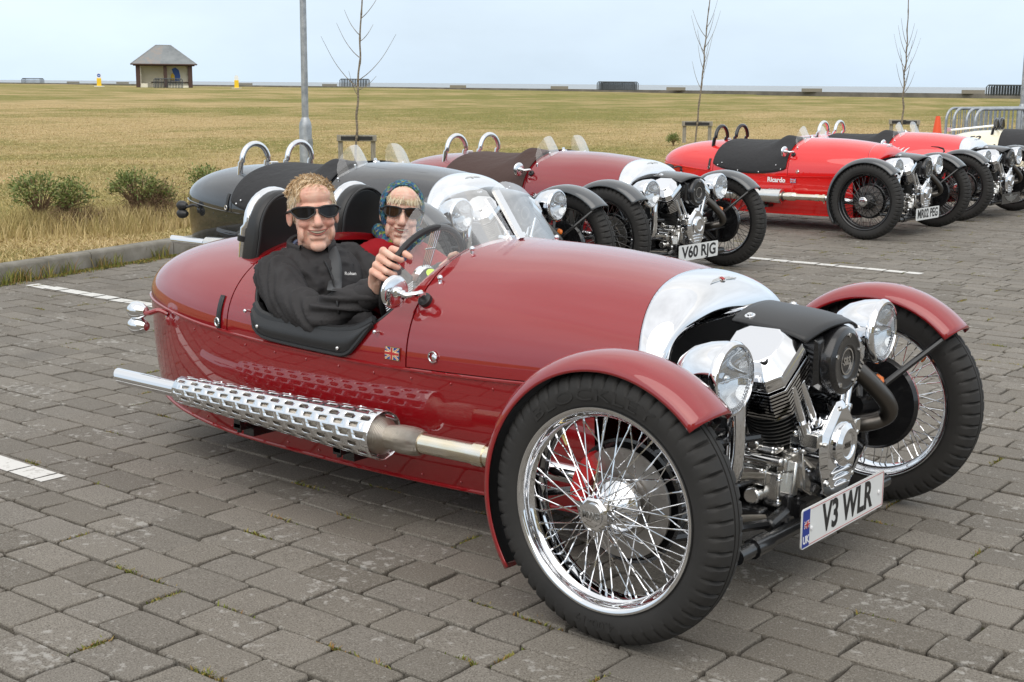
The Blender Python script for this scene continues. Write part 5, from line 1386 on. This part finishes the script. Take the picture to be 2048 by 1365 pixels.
obj('roof_slope', MB().add([V[0], cut, (.05, 0, zt_), V[4]], [(0, 1, 2, 3)]).mesh('roof_slope', False), rust, rf); obj('roof_slope', MB().add([cut, V[1], V[5], (.05, 0, zt_)], [(0, 1, 2, 3)]).mesh('roof_slope', False), slate, rf)
obj('roof_slope', MB().add([V[1], V[2], V[5]], [(0, 1, 2)]).mesh('roof_slope', False), slate, rf); obj('roof_slope', MB().add([V[2], V[3], V[4], V[5]], [(0, 1, 2, 3)]).mesh('roof_slope', False), slate, rf); obj('roof_slope', MB().add([V[3], V[0], V[4]], [(0, 1, 2)]).mesh('roof_slope', False), rust, rf)
for q in ((1, 5), (0, 4), (4, 5)): obj('hip_tile', MB().tube([V[q[0]], V[q[1]]], .05, 6), galv, rf)
obj('gutter', MB().tube([(-ew, -ed, zr - .02), (ew, -ed, zr - .02)], .06, 8), brick_m, rf)
# the cream terrace behind the photographer, seen only as reflections in the chrome
roofm = mat('terrace roof', (.12, .125, .135), .7); winm = mat('window glass', (.03, .035, .04), .08); sand = mat('cream terrace render', (.62, .50, .28), .8)
for k, (x, y, w, h_, lab) in enumerate(((6, -27, 13, 7.5, 'cream rendered terrace mirrored in the chrome cowl'), (22, -20, 12, 9.5, 'taller cream block mirrored in the headlamps'))):
    b = empty('terrace_building', (x, y, 0), math.atan2(y + 2, x - .5) + math.pi / 2); tag(b, lab, 'building')
    obj('wall', MB().box((0, -3, h_ / 2), (w, 6, h_)), sand, b)
    obj('roof', MB().prism([(-.5, h_), (6.5, h_), (3, h_ + 2.4)], -w / 2 - .3, w / 2 + .3, Matrix(((0, 0, 1, 0), (-1, 0, 0, 0), (0, 1, 0, 0), (0, 0, 0, 1)))), roofm, b)
    for i in range(int(w // 2.6)):
        for f_ in range(int(h_ // 2.8)):
            wn_ = obj('window', MB().box((-w / 2 + 1.6 + i * 2.6, .03, 1.5 + f_ * 2.9), (1.15, .08, 1.5)), winm, b); obj('sill', MB().box((-w / 2 + 1.6 + i * 2.6, .08, .70 + f_ * 2.9), (1.35, .2, .1)), whiteink, wn_)
# ------------------------------------------------------------------ people in the burgundy car
from mathutils.bvhtree import BVHTree
skin_m = mat('skin', (.56, .30, .215), .48, spec=.4, Subsurface_Weight=.12, Subsurface_Scale=.01)
nodes(skin_m)[2].inputs['Subsurface Radius'].default_value = (1, .35, .2)
_f = noise(skin_m, 22, 5, .6); _g = noise(skin_m, 160, 2, .5); base(skin_m, ramp(skin_m, _f, [(.3, (.80, .54, .43)), (.5, (.76, .45, .34)), (.7, (.66, .33, .25))])); bump(skin_m, _g, .12, .001)
def ruddy(m, k):
    n, l, b = nodes(m); src = b.inputs['Base Color'].links[0].from_socket; tc = n.new('ShaderNodeTexCoord'); f = None
    for p_, r_ in (((.075, .042, -.030), .034), ((.075, -.042, -.030), .034), ((.11, 0, -.025), .026), ((-.005, .085, -.01), .030), ((-.005, -.085, -.01), .030), ((.07, 0, -.105), .024)):
        d = n.new('ShaderNodeVectorMath'); d.operation = 'DISTANCE'; l.new(tc.outputs['Object'], d.inputs[0]); d.inputs[1].default_value = p_
        g = n.new('ShaderNodeMapRange'); g.interpolation_type = 'SMOOTHSTEP'; g.inputs['From Min'].default_value = 0; g.inputs['From Max'].default_value = r_; g.inputs['To Min'].default_value = k; g.inputs['To Max'].default_value = 0; l.new(d.outputs['Value'], g.inputs['Value'])
        f = g.outputs[0] if f is None else mathn(m, 'MAXIMUM', f, g.outputs[0])
    base(m, mixc(m, f, src, (.62, .22, .17)))
skin2_m = mat('paler skin', (.58, .34, .25), .48, spec=.4, Subsurface_Weight=.12, Subsurface_Scale=.01)
_f = noise(skin2_m, 24, 5, .6); base(skin2_m, ramp(skin2_m, _f, [(.3, (.82, .58, .47)), (.5, (.77, .49, .38)), (.7, (.68, .38, .29))]))
ruddy(skin_m, .65); ruddy(skin2_m, .4)
jacket_m = mat('charcoal quilted jacket', (.030, .028, .029), .72, spec=.35)
bump(jacket_m, noise(jacket_m, 420, 2), .25, .001)
red_m = mat('red fleece', (.30, .012, .018), .9, spec=.15); bump(red_m, noise(red_m, 220, 3), .4, .002)
hair_m = mat('sandy hair', (.62, .48, .29), .5); n_, l_, b_ = nodes(hair_m); geo = n_.new('ShaderNodeNewGeometry'); base(hair_m, ramp(hair_m, geo.outputs['Random Per Island'], [(0, (.48, .32, .16)), (.4, (.64, .46, .26)), (.75, (.74, .57, .36)), (1, (.72, .60, .44))]))
grey_hair_m = mat('greying side hair', (.60, .52, .40), .5); n_, l_, b_ = nodes(grey_hair_m); geo = n_.new('ShaderNodeNewGeometry'); base(grey_hair_m, ramp(grey_hair_m, geo.outputs['Random Per Island'], [(0, (.50, .39, .25)), (.5, (.68, .58, .44)), (1, (.78, .72, .62))]))
hair2_m = mat('pale blond hair', (.72, .60, .40), .5); n_, l_, b_ = nodes(hair2_m); geo = n_.new('ShaderNodeNewGeometry'); base(hair2_m, ramp(hair2_m, geo.outputs['Random Per Island'], [(0, (.68, .56, .36)), (.5, (.82, .72, .52)), (1, (.88, .82, .68))]))
shade_m = mat('dark sunglass lens', (.008, .007, .008), .12, 0, 0, .35); brownlens = mat('brown sunglass lens', (.030, .016, .008), .10, 0, 0, .45)
teeth_m = mat('teeth', (.60, .53, .40), .35); lip_m = mat('lips', (.42, .15, .12), .45); dark_m = mat('mouth shadow', (.05, .012, .010), .6)
belt_m = mat('seat belt webbing', (.055, .058, .062), .6); bump(belt_m, noise(belt_m, 300, 2), .3, .001)
shirt_m = mat('blue checked shirt', (.03, .08, .28), .8); _v = nodes(shirt_m)[0].new('ShaderNodeTexVoronoi'); _v.inputs['Scale'].default_value = 55; base(shirt_m, ramp(shirt_m, _v.outputs['Distance'], [(.2, (.02, .04, .16)), (.45, (.05, .16, .42)), (.6, (.30, .36, .48))]))
orange_m = mat('orange lining', (.65, .16, .03), .8)
scarf_m = mat('speckled scarf', (.03, .10, .18), .9); n_, l_, b_ = nodes(scarf_m); _v = n_.new('ShaderNodeTexVoronoi'); _v.inputs['Scale'].default_value = 95
l_.new(n_.new('ShaderNodeTexCoord').outputs['Object'], _v.inputs['Vector']); _s = n_.new('ShaderNodeSeparateColor'); l_.new(_v.outputs['Color'], _s.inputs[0])
base(scarf_m, ramp(scarf_m, _s.outputs[0], [(0, (.012, .03, .10)), (.3, (.02, .13, .24)), (.5, (.015, .05, .05)), (.66, (.22, .30, .04)), (.78, (.03, .20, .32)), (.9, (.16, .05, .16)), (1, (.40, .36, .10))])); bump(scarf_m, _v.outputs['Distance'], .8, .004)

def capsule(m, p, q, r0, r1, n=14, M=None):
    p, q = Vector(p), Vector(q); d = q - p; L = d.length; f = frame(p, d if L > 1e-6 else (0, 0, 1))
    prof = [(max(1e-4, r0 * math.cos(a)), r0 * math.sin(a)) for a in lin(-math.pi / 2, 0, 5)] + [(max(1e-4, r1 * math.cos(a)), L + r1 * math.sin(a)) for a in lin(0, math.pi / 2, 5)]
    m.lathe(prof, n, (M @ f) if M is not None else f, True, True)
def blob(name, prims, voxel, mt, parent, smooth=6, M=None, post=None):
    m = MB()
    for q in prims:
        if q[0] == 'e': m.ball(q[1], q[2], 20, 12, Matrix.Identity(4) if len(q) < 4 else T(*q[1]) @ q[3] @ T(*[-v for v in q[1]]))
        else:
            for a, b, ra, rb in zip(q[1][:-1], q[1][1:], q[2][:-1], q[2][1:]): capsule(m, a, b, ra, rb)
    o = obj(name, m.mesh(name), mt, None)
    r_ = o.modifiers.new('r', 'REMESH'); r_.mode = 'VOXEL'; r_.voxel_size = voxel
    s_ = o.modifiers.new('s', 'SMOOTH'); s_.factor = .5; s_.iterations = smooth
    baked(o); me = o.data
    if post: post(me)
    me.polygons.foreach_set('use_smooth', [True] * len(me.polygons)); me.materials.clear(); me.materials.append(mt)
    o.parent = parent
    if M is not None: o.matrix_local = M
    return o
from mathutils import noise as mnoise
def wrinkle(segs, amp, wl, base_amp=.004):
    def f(me):
        n = len(me.vertices); co = np.empty(n * 3); me.vertices.foreach_get('co', co); co = co.reshape(-1, 3); no = np.empty(n * 3); me.vertices.foreach_get('normal', no); no = no.reshape(-1, 3)
        best = np.full(n, 1e9); dis = np.zeros(n)
        for a, b, k in segs:
            a, b = np.array(a), np.array(b); d = b - a; L = np.linalg.norm(d); d = d / L; s_ = np.clip((co - a) @ d, 0, L); r_ = np.linalg.norm(co - a - s_[:, None] * d, axis=1)
            u = (co - a) @ d; q = co - a - u[:, None] * d; q2 = np.column_stack([u / wl, q[:, 0] * 9, q[:, 1] * 9]) + 5 * d; q2[:, 0] += 2.2 * q[:, 2] / .06
            w = np.array([(1 - 2.4 * abs(mnoise.noise(Vector(v)))) + .5 * (1 - 2.2 * abs(mnoise.noise(Vector(v) * 2.1))) for v in q2]) - .5
            msk = r_ < best; dis = np.where(msk, w * k, dis); best = np.minimum(best, r_)
        dis = dis * amp + base_amp * np.sin(co[:, 0] * 41 + 2 * np.sin(co[:, 2] * 37)) * np.sin(co[:, 1] * 33 + co[:, 2] * 29)
        me.vertices.foreach_set('co', (co + no * dis[:, None]).reshape(-1)); me.update()
    return f
def strands(name, P, D, L, Wd, mt, parent, M, droop=.3, seed=1, segs=4):
    """hair as many thin tapering locks; P roots, D directions (head frame)"""
    h = np.random.default_rng(seed); V, F = [], []
    for p, d, l, w in zip(P, D, L, Wd):
        s_ = np.cross(d, h.normal(0, 1, 3)); s_ /= np.linalg.norm(s_) + 1e-9; c = h.normal(0, .12, 3); k = len(V)
        for i in range(segs + 1):
            t = i / segs; q = p + d * l * t + c * l * .5 * t * t + np.array([0, 0, -droop]) * l * t * t; ww = w * (1 - .75 * t) + .0003
            V += [tuple(q - s_ * ww), tuple(q + s_ * ww)]
        for i in range(segs): F.append((k + 2 * i, k + 2 * i + 1, k + 2 * i + 3, k + 2 * i + 2))
    me = bpy.data.meshes.new(name); me.from_pydata(V, [], F); me.materials.append(mt); o = obj(name, me, mt, parent, M); o['kind'] = 'stuff'; return o
def head_prims(k=1.0, jaw=1.0):
    p = [('e', (-.014, 0, .032), (.098, .078, .088)), ('e', (.020, 0, -.030), (.072, .064, .082)), ('e', (.026, 0, -.084), (.056, .057 * jaw, .044)), ('e', (.070, 0, -.108), (.021, .028, .020)), ('e', (.072, 0, .026), (.018, .056, .013)), ('e', (.050, 0, .062), (.040, .058, .042)),
         ('e', (.062, .037, -.028), (.026, .024, .021)), ('e', (.062, -.037, -.028), (.026, .024, .021)), ('c', [(.086, 0, .014), (.101, 0, -.014), (.111, 0, -.030)], [.0095, .012, .0145]), ('e', (.098, .012, -.035), (.011, .009, .008)), ('e', (.098, -.012, -.035), (.011, .009, .008)),
         ('e', (.080, 0, -.055), (.014, .033, .016)), ('e', (.078, 0, -.078), (.015, .028, .013)), ('e', (-.004, .081, -.010), (.019, .008, .031), Matrix.Rotation(R(-18), 4, 'Z')), ('e', (-.004, -.081, -.010), (.019, .008, .031), Matrix.Rotation(R(18), 4, 'Z')),
         ('e', (.050, .050, -.062), (.030, .014, .032)), ('e', (.050, -.050, -.062), (.030, .014, .032)), ('c', [(-.02, 0, -.06), (-.04, 0, -.13), (-.05, 0, -.20)], [.056, .056, .064])]
    return p
def face_lines(me):
    n = len(me.vertices); co = np.empty(n * 3); me.vertices.foreach_get('co', co); co = co.reshape(-1, 3); no = np.empty(n * 3); me.vertices.foreach_get('normal', no); no = no.reshape(-1, 3); dis = np.zeros(n)
    def line(pts, amp, w):
        global_best = np.full(n, 1e9)
        for a, b in zip(pts[:-1], pts[1:]):
            a, b = np.array(a), np.array(b); d = b - a; t = np.clip((co - a) @ d / (d @ d), 0, 1); global_best = np.minimum(global_best, np.linalg.norm(co - a - t[:, None] * d, axis=1))
        dis[:] += amp * np.exp(-(global_best / w)**2)
    for s_ in (-1, 1):
        line([(.098, s_ * .020, -.030), (.086, s_ * .034, -.046), (.074, s_ * .043, -.066), (.066, s_ * .042, -.082)], -.0042, .0050)
        line([(.080, s_ * .040, -.032), (.070, s_ * .050, -.030)], .0040, .014)
        line([(.060, s_ * .060, -.012), (.045, s_ * .066, -.02)], -.0015, .004)
    line([(.090, -.020, -.092), (.092, 0, -.090), (.090, .020, -.092)], -.0030, .0055)
    line([(.082, -.03, .066), (.086, 0, .068), (.082, .03, .066)], -.0012, .0030); line([(.080, -.03, .078), (.084, 0, .080), (.080, .03, .078)], -.0012, .0030)
    line([(.078, -.037, -.052), (.092, 0, -.062), (.078, .037, -.052)], -.0025, .0040)
    me.vertices.foreach_set('co', (co + no * dis[:, None]).reshape(-1)); me.update()
def glasses(parent, M, lens_m, one_piece, name='sunglasses'):
    g = obj(name, None, None, parent, M)
    rad = lambda ph, z: (.026 + .076 * math.cos(ph) + .004, .090 * math.sin(ph), z)
    fr = MB()
    for s_ in (-1, 1):
        top = crv([4, 20, 40, 56, 62], [.021, .026, .026, .021, .017]); bot = crv([4, 12, 24, 42, 56, 62], [.012 if one_piece else .005, -.004, -.012, -.010, .003, .009])
        rows = [[rad(s_ * R(a), bot(a) + (top(a) - bot(a)) * t) for t in lin(0, 1, 6)] for a in lin(4, 62, 18)]
        obj('lens', MB().grid(rows), lens_m, g)
        loop = [rad(s_ * R(a), top(a)) for a in lin(4, 62, 16)] + [rad(s_ * R(a), bot(a)) for a in lin(62, 4, 16)]
        fr.tube([(x + .001, y * 1.004, z) for x, y, z in loop], .0030 if not one_piece else .0018, 6, closed=True)
        fr.tube([rad(s_ * R(62), .014), (.045, s_ * .0865, .013), (.0, s_ * .0885, .008), (-.02, s_ * .086, .0)], [.006, .0055, .004, .003], 6)
        fr.tube([(x + .001, y * 1.004, z) for x, y, z in [rad(s_ * R(a), top(a) + .001) for a in lin(0, 62, 14)]], .0032, 6)
    obj('frame', fr, blackplastic, g); return g
def mouth(parent, M, wdt, z0=-.060):
    xs = lambda y: .0950 - 7.5 * y * y
    def strip(h0, h1, dx): 
        rows = []
        for y in lin(-wdt, wdt, 15):
            q = y / wdt; c = 8.5 * y * y; rows.append([(xs(y) + dx, y, z0 + c + h0(q)), (xs(y) + dx + .0008, y, z0 + c + h1(q))])
        return MB().grid(rows)
    obj('mouth_shadow', strip(lambda q: -.0065 * (1 - q * q), lambda q: .0042 * (1 - q * q), .0), dark_m, parent, M)
    obj('teeth', strip(lambda q: -.0028 * (1 - min(1, (q / .8)**2)), lambda q: .0026 * (1 - min(1, (q / .8)**2)), .0012), teeth_m, parent, M)
    lp = MB(); lp.tube([(xs(y) + .0005, y, z0 + 8.5 * y * y + .0050 * (1 - (y / wdt)**2)) for y in lin(-wdt, wdt, 15)], [.0005 + .0016 * (1 - (y)**2) for y in lin(-1, 1, 15)], 6); lp.tube([(xs(y) + .0008, y, z0 + 8.5 * y * y - .0085 * (1 - (y / wdt)**2)) for y in lin(-wdt, wdt, 15)], [.0005 + .0026 * (1 - (y)**2) for y in lin(-1, 1, 15)], 6)
    obj('lips', lp, lip_m, parent, M)
def scalp(n, seed, keep):
    h = np.random.default_rng(seed); out = []
    while len(out) < n:
        d = h.normal(0, 1, 3); d /= np.linalg.norm(d); p = np.array([-.014, 0, .032]) + d * np.array([.099, .079, .089])
        if keep(p, d): out.append((p, d))
    return out
# ---- driver
drv = empty('person', (-1.6, -.23, .33)); tag(drv, 'man in charcoal jacket and dark sunglasses steering the burgundy car', 'person')
DI = Matrix.Translation(-Vector(drv.location))
HD = DI @ T(-1.634, -.240, .924) @ Matrix.Rotation(R(-35), 4, 'Z') @ Matrix.Rotation(R(-3), 4, 'Y') @ Matrix.Rotation(R(3), 4, 'X')
_a = R(162); hand_G = Vector((-1.105 + .178 * math.sin(_a) * .342, -.262 + .178 * math.cos(_a), .752 + .178 * math.sin(_a) * .94)); hn = Vector((-.94, 0, .342)); ht = -Vector((math.cos(_a) * .342, -math.sin(_a), math.cos(_a) * .94)); ho = Vector((math.sin(_a) * .342, math.cos(_a), math.sin(_a) * .94))
Wr = Vector((-1.172, -.408, .728))
hand = [('c', [tuple(Wr - Vector((.05, .01, .045))), tuple(Wr), tuple(Wr.lerp(hand_G + hn * .03 + ho * .02, .4))], [.030, .026, .029])]
for i, (s_, L) in enumerate(((.038, 1.0), (.0135, 1.06), (-.011, 1.0), (-.034, .86))):
    b = hand_G + ht * s_; mcp = b + hn * .034 + ho * .026; pip_ = b - hn * .016 * L + ho * .030; dip = b - hn * .026 * L + ho * .004; tip = b - hn * .012 - ho * .020 * L
    hand.append(('c', [tuple(Wr + Vector((.005, 0, .01)) + ht * s_ * .4), tuple(mcp)], [.016, .0128])); hand.append(('c', [tuple(mcp), tuple(pip_), tuple(dip), tuple(tip)], [.0112, .0098, .0088, .0078]))
hand.append(('c', [tuple(Wr + hn * -.01 - ho * .012 + ht * .02), tuple(hand_G + hn * .028 + ht * .052 - ho * .004), tuple(hand_G - hn * .008 + ht * .060 - ho * .018), tuple(hand_G - hn * .030 + ht * .058 - ho * .024)], [.017, .0125, .011, .0095]))
body = [('e', (-1.632, -.238, .80), (.06, .06, .06))]
HDw = T(*drv.location) @ HD
hp = []
mhead = blob('head', head_prims(1, .97), .0027, skin_m, drv, 6, HD, face_lines)
blob('hand', hand, .0019, skin_m, drv, 3, DI)
# the arm on the far side holds the wheel too
G2 = Vector((-1.09, -.10, .80)); blob('hand', [('c', [(-1.20, -.07, .74), (-1.14, -.075, .775)], [.026, .03]), ('c', [(-1.14, -.075, .775), tuple(G2)], [.03, .024]), ('c', [(-1.12, -.075, .80), (-1.07, -.09, .82), (-1.06, -.115, .81)], [.013, .011, .009]), ('c', [(-1.12, -.07, .785), (-1.066, -.085, .80), (-1.058, -.11, .79)], [.013, .011, .009]), ('c', [(-1.12, -.07, .77), (-1.07, -.08, .78), (-1.062, -.105, .77)], [.013, .011, .009]), ('c', [(-1.13, -.07, .755), (-1.08, -.078, .762), (-1.07, -.10, .755)], [.012, .010, .008]), ('c', [(-1.14, -.09, .79), (-1.11, -.12, .81), (-1.085, -.125, .82)], [.013, .011, .009])], .0032, skin_m, drv, 3, DI)
SH, EL, CF = (-1.655, -.388, .722), (-1.378, -.462, .615), (-1.196, -.408, .710)
MID = (-1.545, -.440, .655)
jk = [('e', (-1.640, -.225, .655), (.135, .195, .165)), ('e', (-1.585, -.225, .48), (.150, .195, .17)), ('c', [SH, (-1.66, -.31, .750), (-1.66, -.236, .742), (-1.665, -.15, .750), (-1.672, -.035, .722)], [.064, .062, .060, .062, .066]),
      ('c', [SH, MID, EL], [.076, .070, .060]), ('c', [EL, (-1.30, -.445, .665), CF], [.060, .052, .043]), ('c', [(-1.672, -.035, .722), (-1.50, .0, .64), (-1.40, -.01, .60)], [.078, .066, .058]), ('c', [(-1.40, -.01, .60), (-1.20, -.07, .73)], [.056, .042]),
      ('e', (-1.66, -.236, .745), (.078, .082, .05)), ('c', [(-1.50, -.32, .36), (-1.05, -.32, .40)], [.10, .07]), ('c', [(-1.50, -.14, .36), (-1.05, -.14, .40)], [.10, .07])]
jacket = blob('jacket', jk, .0075, jacket_m, drv, 4, DI, wrinkle([(SH, EL, 1.0), (EL, CF, 1.1), ((-1.66, -.23, .80), (-1.56, -.23, .40), .55), ((-1.672, -.035, .722), (-1.40, -.01, .60), .9)], .0105, .058, .0010))
cuff = MB(); d_ = (Vector(CF) - Vector(EL)).normalized(); cuff.tube([Vector(CF) - d_ * .028, Vector(CF) - d_ * .012, Vector(CF) + d_ * .018, Vector(CF) + d_ * .030, Vector(CF) + d_ * .030], [.046, .0475, .043, .040, .034], 24); obj('cuff', cuff, jacket_m, drv, DI)
col = MB(); rows = []
for a in lin(R(35), R(325), 30):
    ca, sa = math.cos(a + R(-35)), math.sin(a + R(-35)); o_ = .5 + .5 * math.cos(a); k = .010 * o_
    rows.append([(-1.655 + (.070 + dr_) * ca + .006, -.236 + (.074 + dr_) * sa, .795 + dz - .030 * o_) for dr_, dz in ((.020, -.02), (.014, .01), (.012, .045), (.006, .052), (-.004, .048), (-.006, .0))])
col.grid(rows); obj('collar', col, jacket_m, drv, DI)
sc = MB(); rows = []
for a in lin(R(8), R(352), 30):
    ca, sa = math.cos(a + R(-35)), math.sin(a + R(-35)); o_ = .5 + .5 * math.cos(a)
    rows.append([(-1.655 + (.062 + dr_) * ca + .004 + .010 * o_, -.236 + (.066 + dr_) * sa, .795 + dz - .045 * o_) for dr_, dz in ((.018, -.03), (.008, .012), (.003, .040), (-.004, .036), (-.004, .0))])
sc.grid(rows); obj('shirt_collar', sc, shirt_m, drv, DI)
obj('collar_lining', MB().tube(spline([(-1.588, -.285, .772), (-1.566, -.262, .745), (-1.550, -.250, .715)], 4), [.006] * 9, 6, flat=.5), orange_m, drv, DI)
# belt, zip and lettering laid on the jacket
dg = bpy.context.evaluated_depsgraph_get(); bvh = BVHTree.FromPolygons([v.co for v in jacket.data.vertices], [p.vertices for p in jacket.data.polygons])
def on(bv, p, d, off=.004):
    h = bv.ray_cast(Vector(p) - Vector(d) * .5, Vector(d))
    return (h[0] - Vector(d) * off, h[1]) if h[0] is not None else (Vector(p), -Vector(d))
dcam = (Vector((-1.55, -.22, .7)) - CAM).normalized()
def strap_on(bv, pts, w, name, mt, parent, M_, dvec, off=.004):
    P_ = [on(bv, p, dvec, off)[0] for p in spline(pts, 8)]; rows = []
    for _ in range(6): P_ = [P_[0]] + [(P_[i - 1] + P_[i] * 2 + P_[i + 1]) / 4 for i in range(1, len(P_) - 1)] + [P_[-1]]
    for i, p in enumerate(P_):
        t = (P_[min(i + 1, len(P_) - 1)] - P_[max(i - 1, 0)]).normalized(); s_ = t.cross(-Vector(dvec)).normalized()
        rows.append([tuple(p + s_ * w * k + (-Vector(dvec)) * .004 * (1 - k * k)) for k in (-1, -.5, 0, .5, 1)])
    return obj(name, MB().grid(rows), mt, parent, M_, [solid(.002)])
strap_on(bvh, [(-1.600, -.195, .800), (-1.570, -.205, .765), (-1.545, -.225, .715), (-1.530, -.245, .67)], .023, 'seat_belt', belt_m, drv, DI, dcam, .006)
pt, nr = on(bvh, (-1.518, -.196, .722), dcam, .002)
obj('jacket_lettering', text_mesh('Rohan', .0155, .0003, 1.0, .0003), whiteink, drv, DI @ frame(pt - dcam * .022 + RT * .012, -dcam, RT))
strap_on(bvh, [(-1.575, -.245, .765), (-1.545, -.235, .70), (-1.53, -.23, .62), (-1.52, -.23, .54)], .0035, 'zip', blackplastic, drv, DI, dcam, .003)
glasses(drv, HD, shade_m, False); mouth(drv, HD, .037)
# hair: sandy tuft on top, cropped sides
cap = MB(); rows = []
for b_a in lin(R(2), R(112), 16):
    rows.append([(-.014 + .1005 * math.sin(b_a * (1 - .42 * max(0, math.cos(a))**1.2)) * math.cos(a), .0805 * math.sin(b_a * (1 - .05 * abs(math.sin(a)))) * math.sin(a), .032 + .0905 * math.cos(b_a * (1 - .42 * max(0, math.cos(a))**1.2))) for a in lin(0, 2 * math.pi, 33)[:-1]])
cap.grid(rows, closev=True); obj('hair_base', cap, hair_m, drv, HD)
top = scalp(4200, 5, lambda p, d: d[2] > .42 and p[0] < .058); h5 = np.random.default_rng(8)
def combed(p, d, dirv, lift, jit):
    t = np.array(dirv) + np.array([.25 * math.sin(p[1] * 90), .35 * math.sin(p[0] * 70 + 1), 0]); t = t - d * (t @ d); t /= np.linalg.norm(t) + 1e-6
    return t + d * lift + h5.normal(0, jit, 3)
PD = [(p + d * h5.uniform(.0, .009), combed(p, d, (1, -.55, .1), h5.uniform(.05, .38), .11)) for p, d in top]
strands('hair', [p for p, d in PD], [d / np.linalg.norm(d) for p, d in PD], h5.uniform(.022, .038, len(PD)), np.full(len(PD), .0011), hair_m, drv, HD, .25, 2)
sd_ = scalp(2600, 6, lambda p, d: d[2] < .55 and p[2] > (.018 if p[0] > .015 else -.045) and p[0] < .050 and (abs(p[1]) > .02 or p[0] < 0))
PD = [(p, combed(p, d, (-.5, 0, -.9), .22, .12)) for p, d in sd_]
strands('side_hair', [p for p, d in PD], [d / np.linalg.norm(d) for p, d in PD], h5.uniform(.008, .015, len(PD)), np.full(len(PD), .0010), grey_hair_m, drv, HD, .2, 3, 3)
# ---- passenger
pas = empty('person', (-1.66, .22, .33)); tag(pas, 'woman passenger in red with patterned headscarf and brown sunglasses', 'person')
PI_ = Matrix.Translation(-Vector(pas.location))
HP = PI_ @ T(-1.668, .236, .890) @ Matrix.Rotation(R(-44), 4, 'Z') @ Matrix.Rotation(R(-2), 4, 'Y') @ Matrix.Rotation(R(-6), 4, 'X') @ Matrix.Diagonal((.945, .895, .955, 1))
blob('head', head_prims(1, .92), .0027, skin2_m, pas, 6, HP, face_lines)
glasses(pas, HP, brownlens, True); mouth(pas, HP, .030)
rp = [('e', (-1.70, .215, .60), (.125, .180, .16)), ('e', (-1.66, .215, .46), (.14, .18, .16)), ('c', [(-1.72, .045, .690), (-1.705, .14, .735), (-1.70, .215, .745), (-1.705, .29, .735), (-1.70, .385, .690)], [.068, .066, .066, .066, .068]), ('c', [(-1.70, .385, .69), (-1.52, .42, .60), (-1.44, .38, .57)], [.070, .062, .055]), ('c', [(-1.72, .045, .69), (-1.56, .045, .60), (-1.42, .10, .57)], [.070, .062, .055]),
      ('c', [(-1.44, .38, .57), (-1.28, .28, .56)], [.055, .045]), ('c', [(-1.42, .10, .57), (-1.28, .2, .56)], [.055, .045]), ('c', [(-1.55, .13, .36), (-1.1, .14, .40)], [.09, .07]), ('c', [(-1.55, .30, .36), (-1.1, .30, .40)], [.09, .07]), ('e', (-1.70, .22, .765), (.085, .09, .045))]
pj = blob('fleece', rp, .008, red_m, pas, 4, PI_, wrinkle([((-1.70, .385, .69), (-1.44, .38, .57), 1), ((-1.72, .045, .69), (-1.42, .10, .57), 1), ((-1.70, .215, .75), (-1.62, .215, .45), .6)], .005, .07, .002))
bp_ = BVHTree.FromPolygons([v.co for v in pj.data.vertices], [p.vertices for p in pj.data.polygons])
dc2 = (Vector((-1.62, .2, .7)) - CAM).normalized()
strap_on(bp_, [(-1.66, .10, .75), (-1.62, .14, .70), (-1.58, .19, .64), (-1.55, .24, .57)], .023, 'seat_belt', belt_m, pas, PI_, dc2, .006)
# headscarf: shell round the head with an oval opening, gathered under the chin
rows = []
for b_a in [R(v) for v in lin(57, 176, 24)]:
    r_ = []
    for a in lin(0, 2 * math.pi, 57)[:-1]:
        lo = max(0, -math.cos(a)); rz_ = .106 + .030 * lo; wv = 1 + .010 * math.sin(11 * a + 6 * b_a) + .006 * math.sin(23 * a - 9 * b_a)
        r_.append((-.016 + .115 * math.cos(b_a) + .010 * lo, .093 * math.sin(b_a)**.92 * math.sin(a) * wv, .022 + rz_ * math.sin(b_a)**.92 * math.cos(a) * wv))
    rows.append(r_)
hs = MB(); q = rows[0]; rows.insert(0, [(p[0] - .006, p[1] * .92, .022 + (p[2] - .022) * .93) for p in q]); hs.grid(rows, closev=True); obj('headscarf', hs, scarf_m, pas, HP, [solid(.003)])
kn = blob('scarf_wrap', [('c', [(.02, -.075, -.085), (.045, -.03, -.125), (.045, .03, -.128), (.02, .075, -.085)], [.020, .024, .024, .020]), ('c', [(-.05, -.085, -.08), (.02, -.075, -.095)], [.03, .022]), ('c', [(-.05, .085, -.08), (.02, .075, -.095)], [.03, .022]), ('c', [(-.05, -.085, -.08), (-.09, 0, -.10), (-.05, .085, -.08)], [.03, .035, .03]), ('c', [(.03, 0, -.125), (.04, .02, -.18)], [.026, .02])], .005, scarf_m, pas, 3, HP)
fr = scalp(1100, 15, lambda p, d: p[0] > .036 and d[2] > .35 and abs(p[1]) < .060)
PD = [(p * np.array([1.0, 1, 1]) + np.array([.004, 0, 0]), (np.array([.55, (p[1] * 6), -.75]) + h5.normal(0, .22, 3))) for p, d in fr]
strands('fringe', [p for p, d in PD], [d / np.linalg.norm(d) for p, d in PD], h5.uniform(.018, .034, len(PD)), np.full(len(PD), .0012), hair2_m, pas, HP, .35, 12)
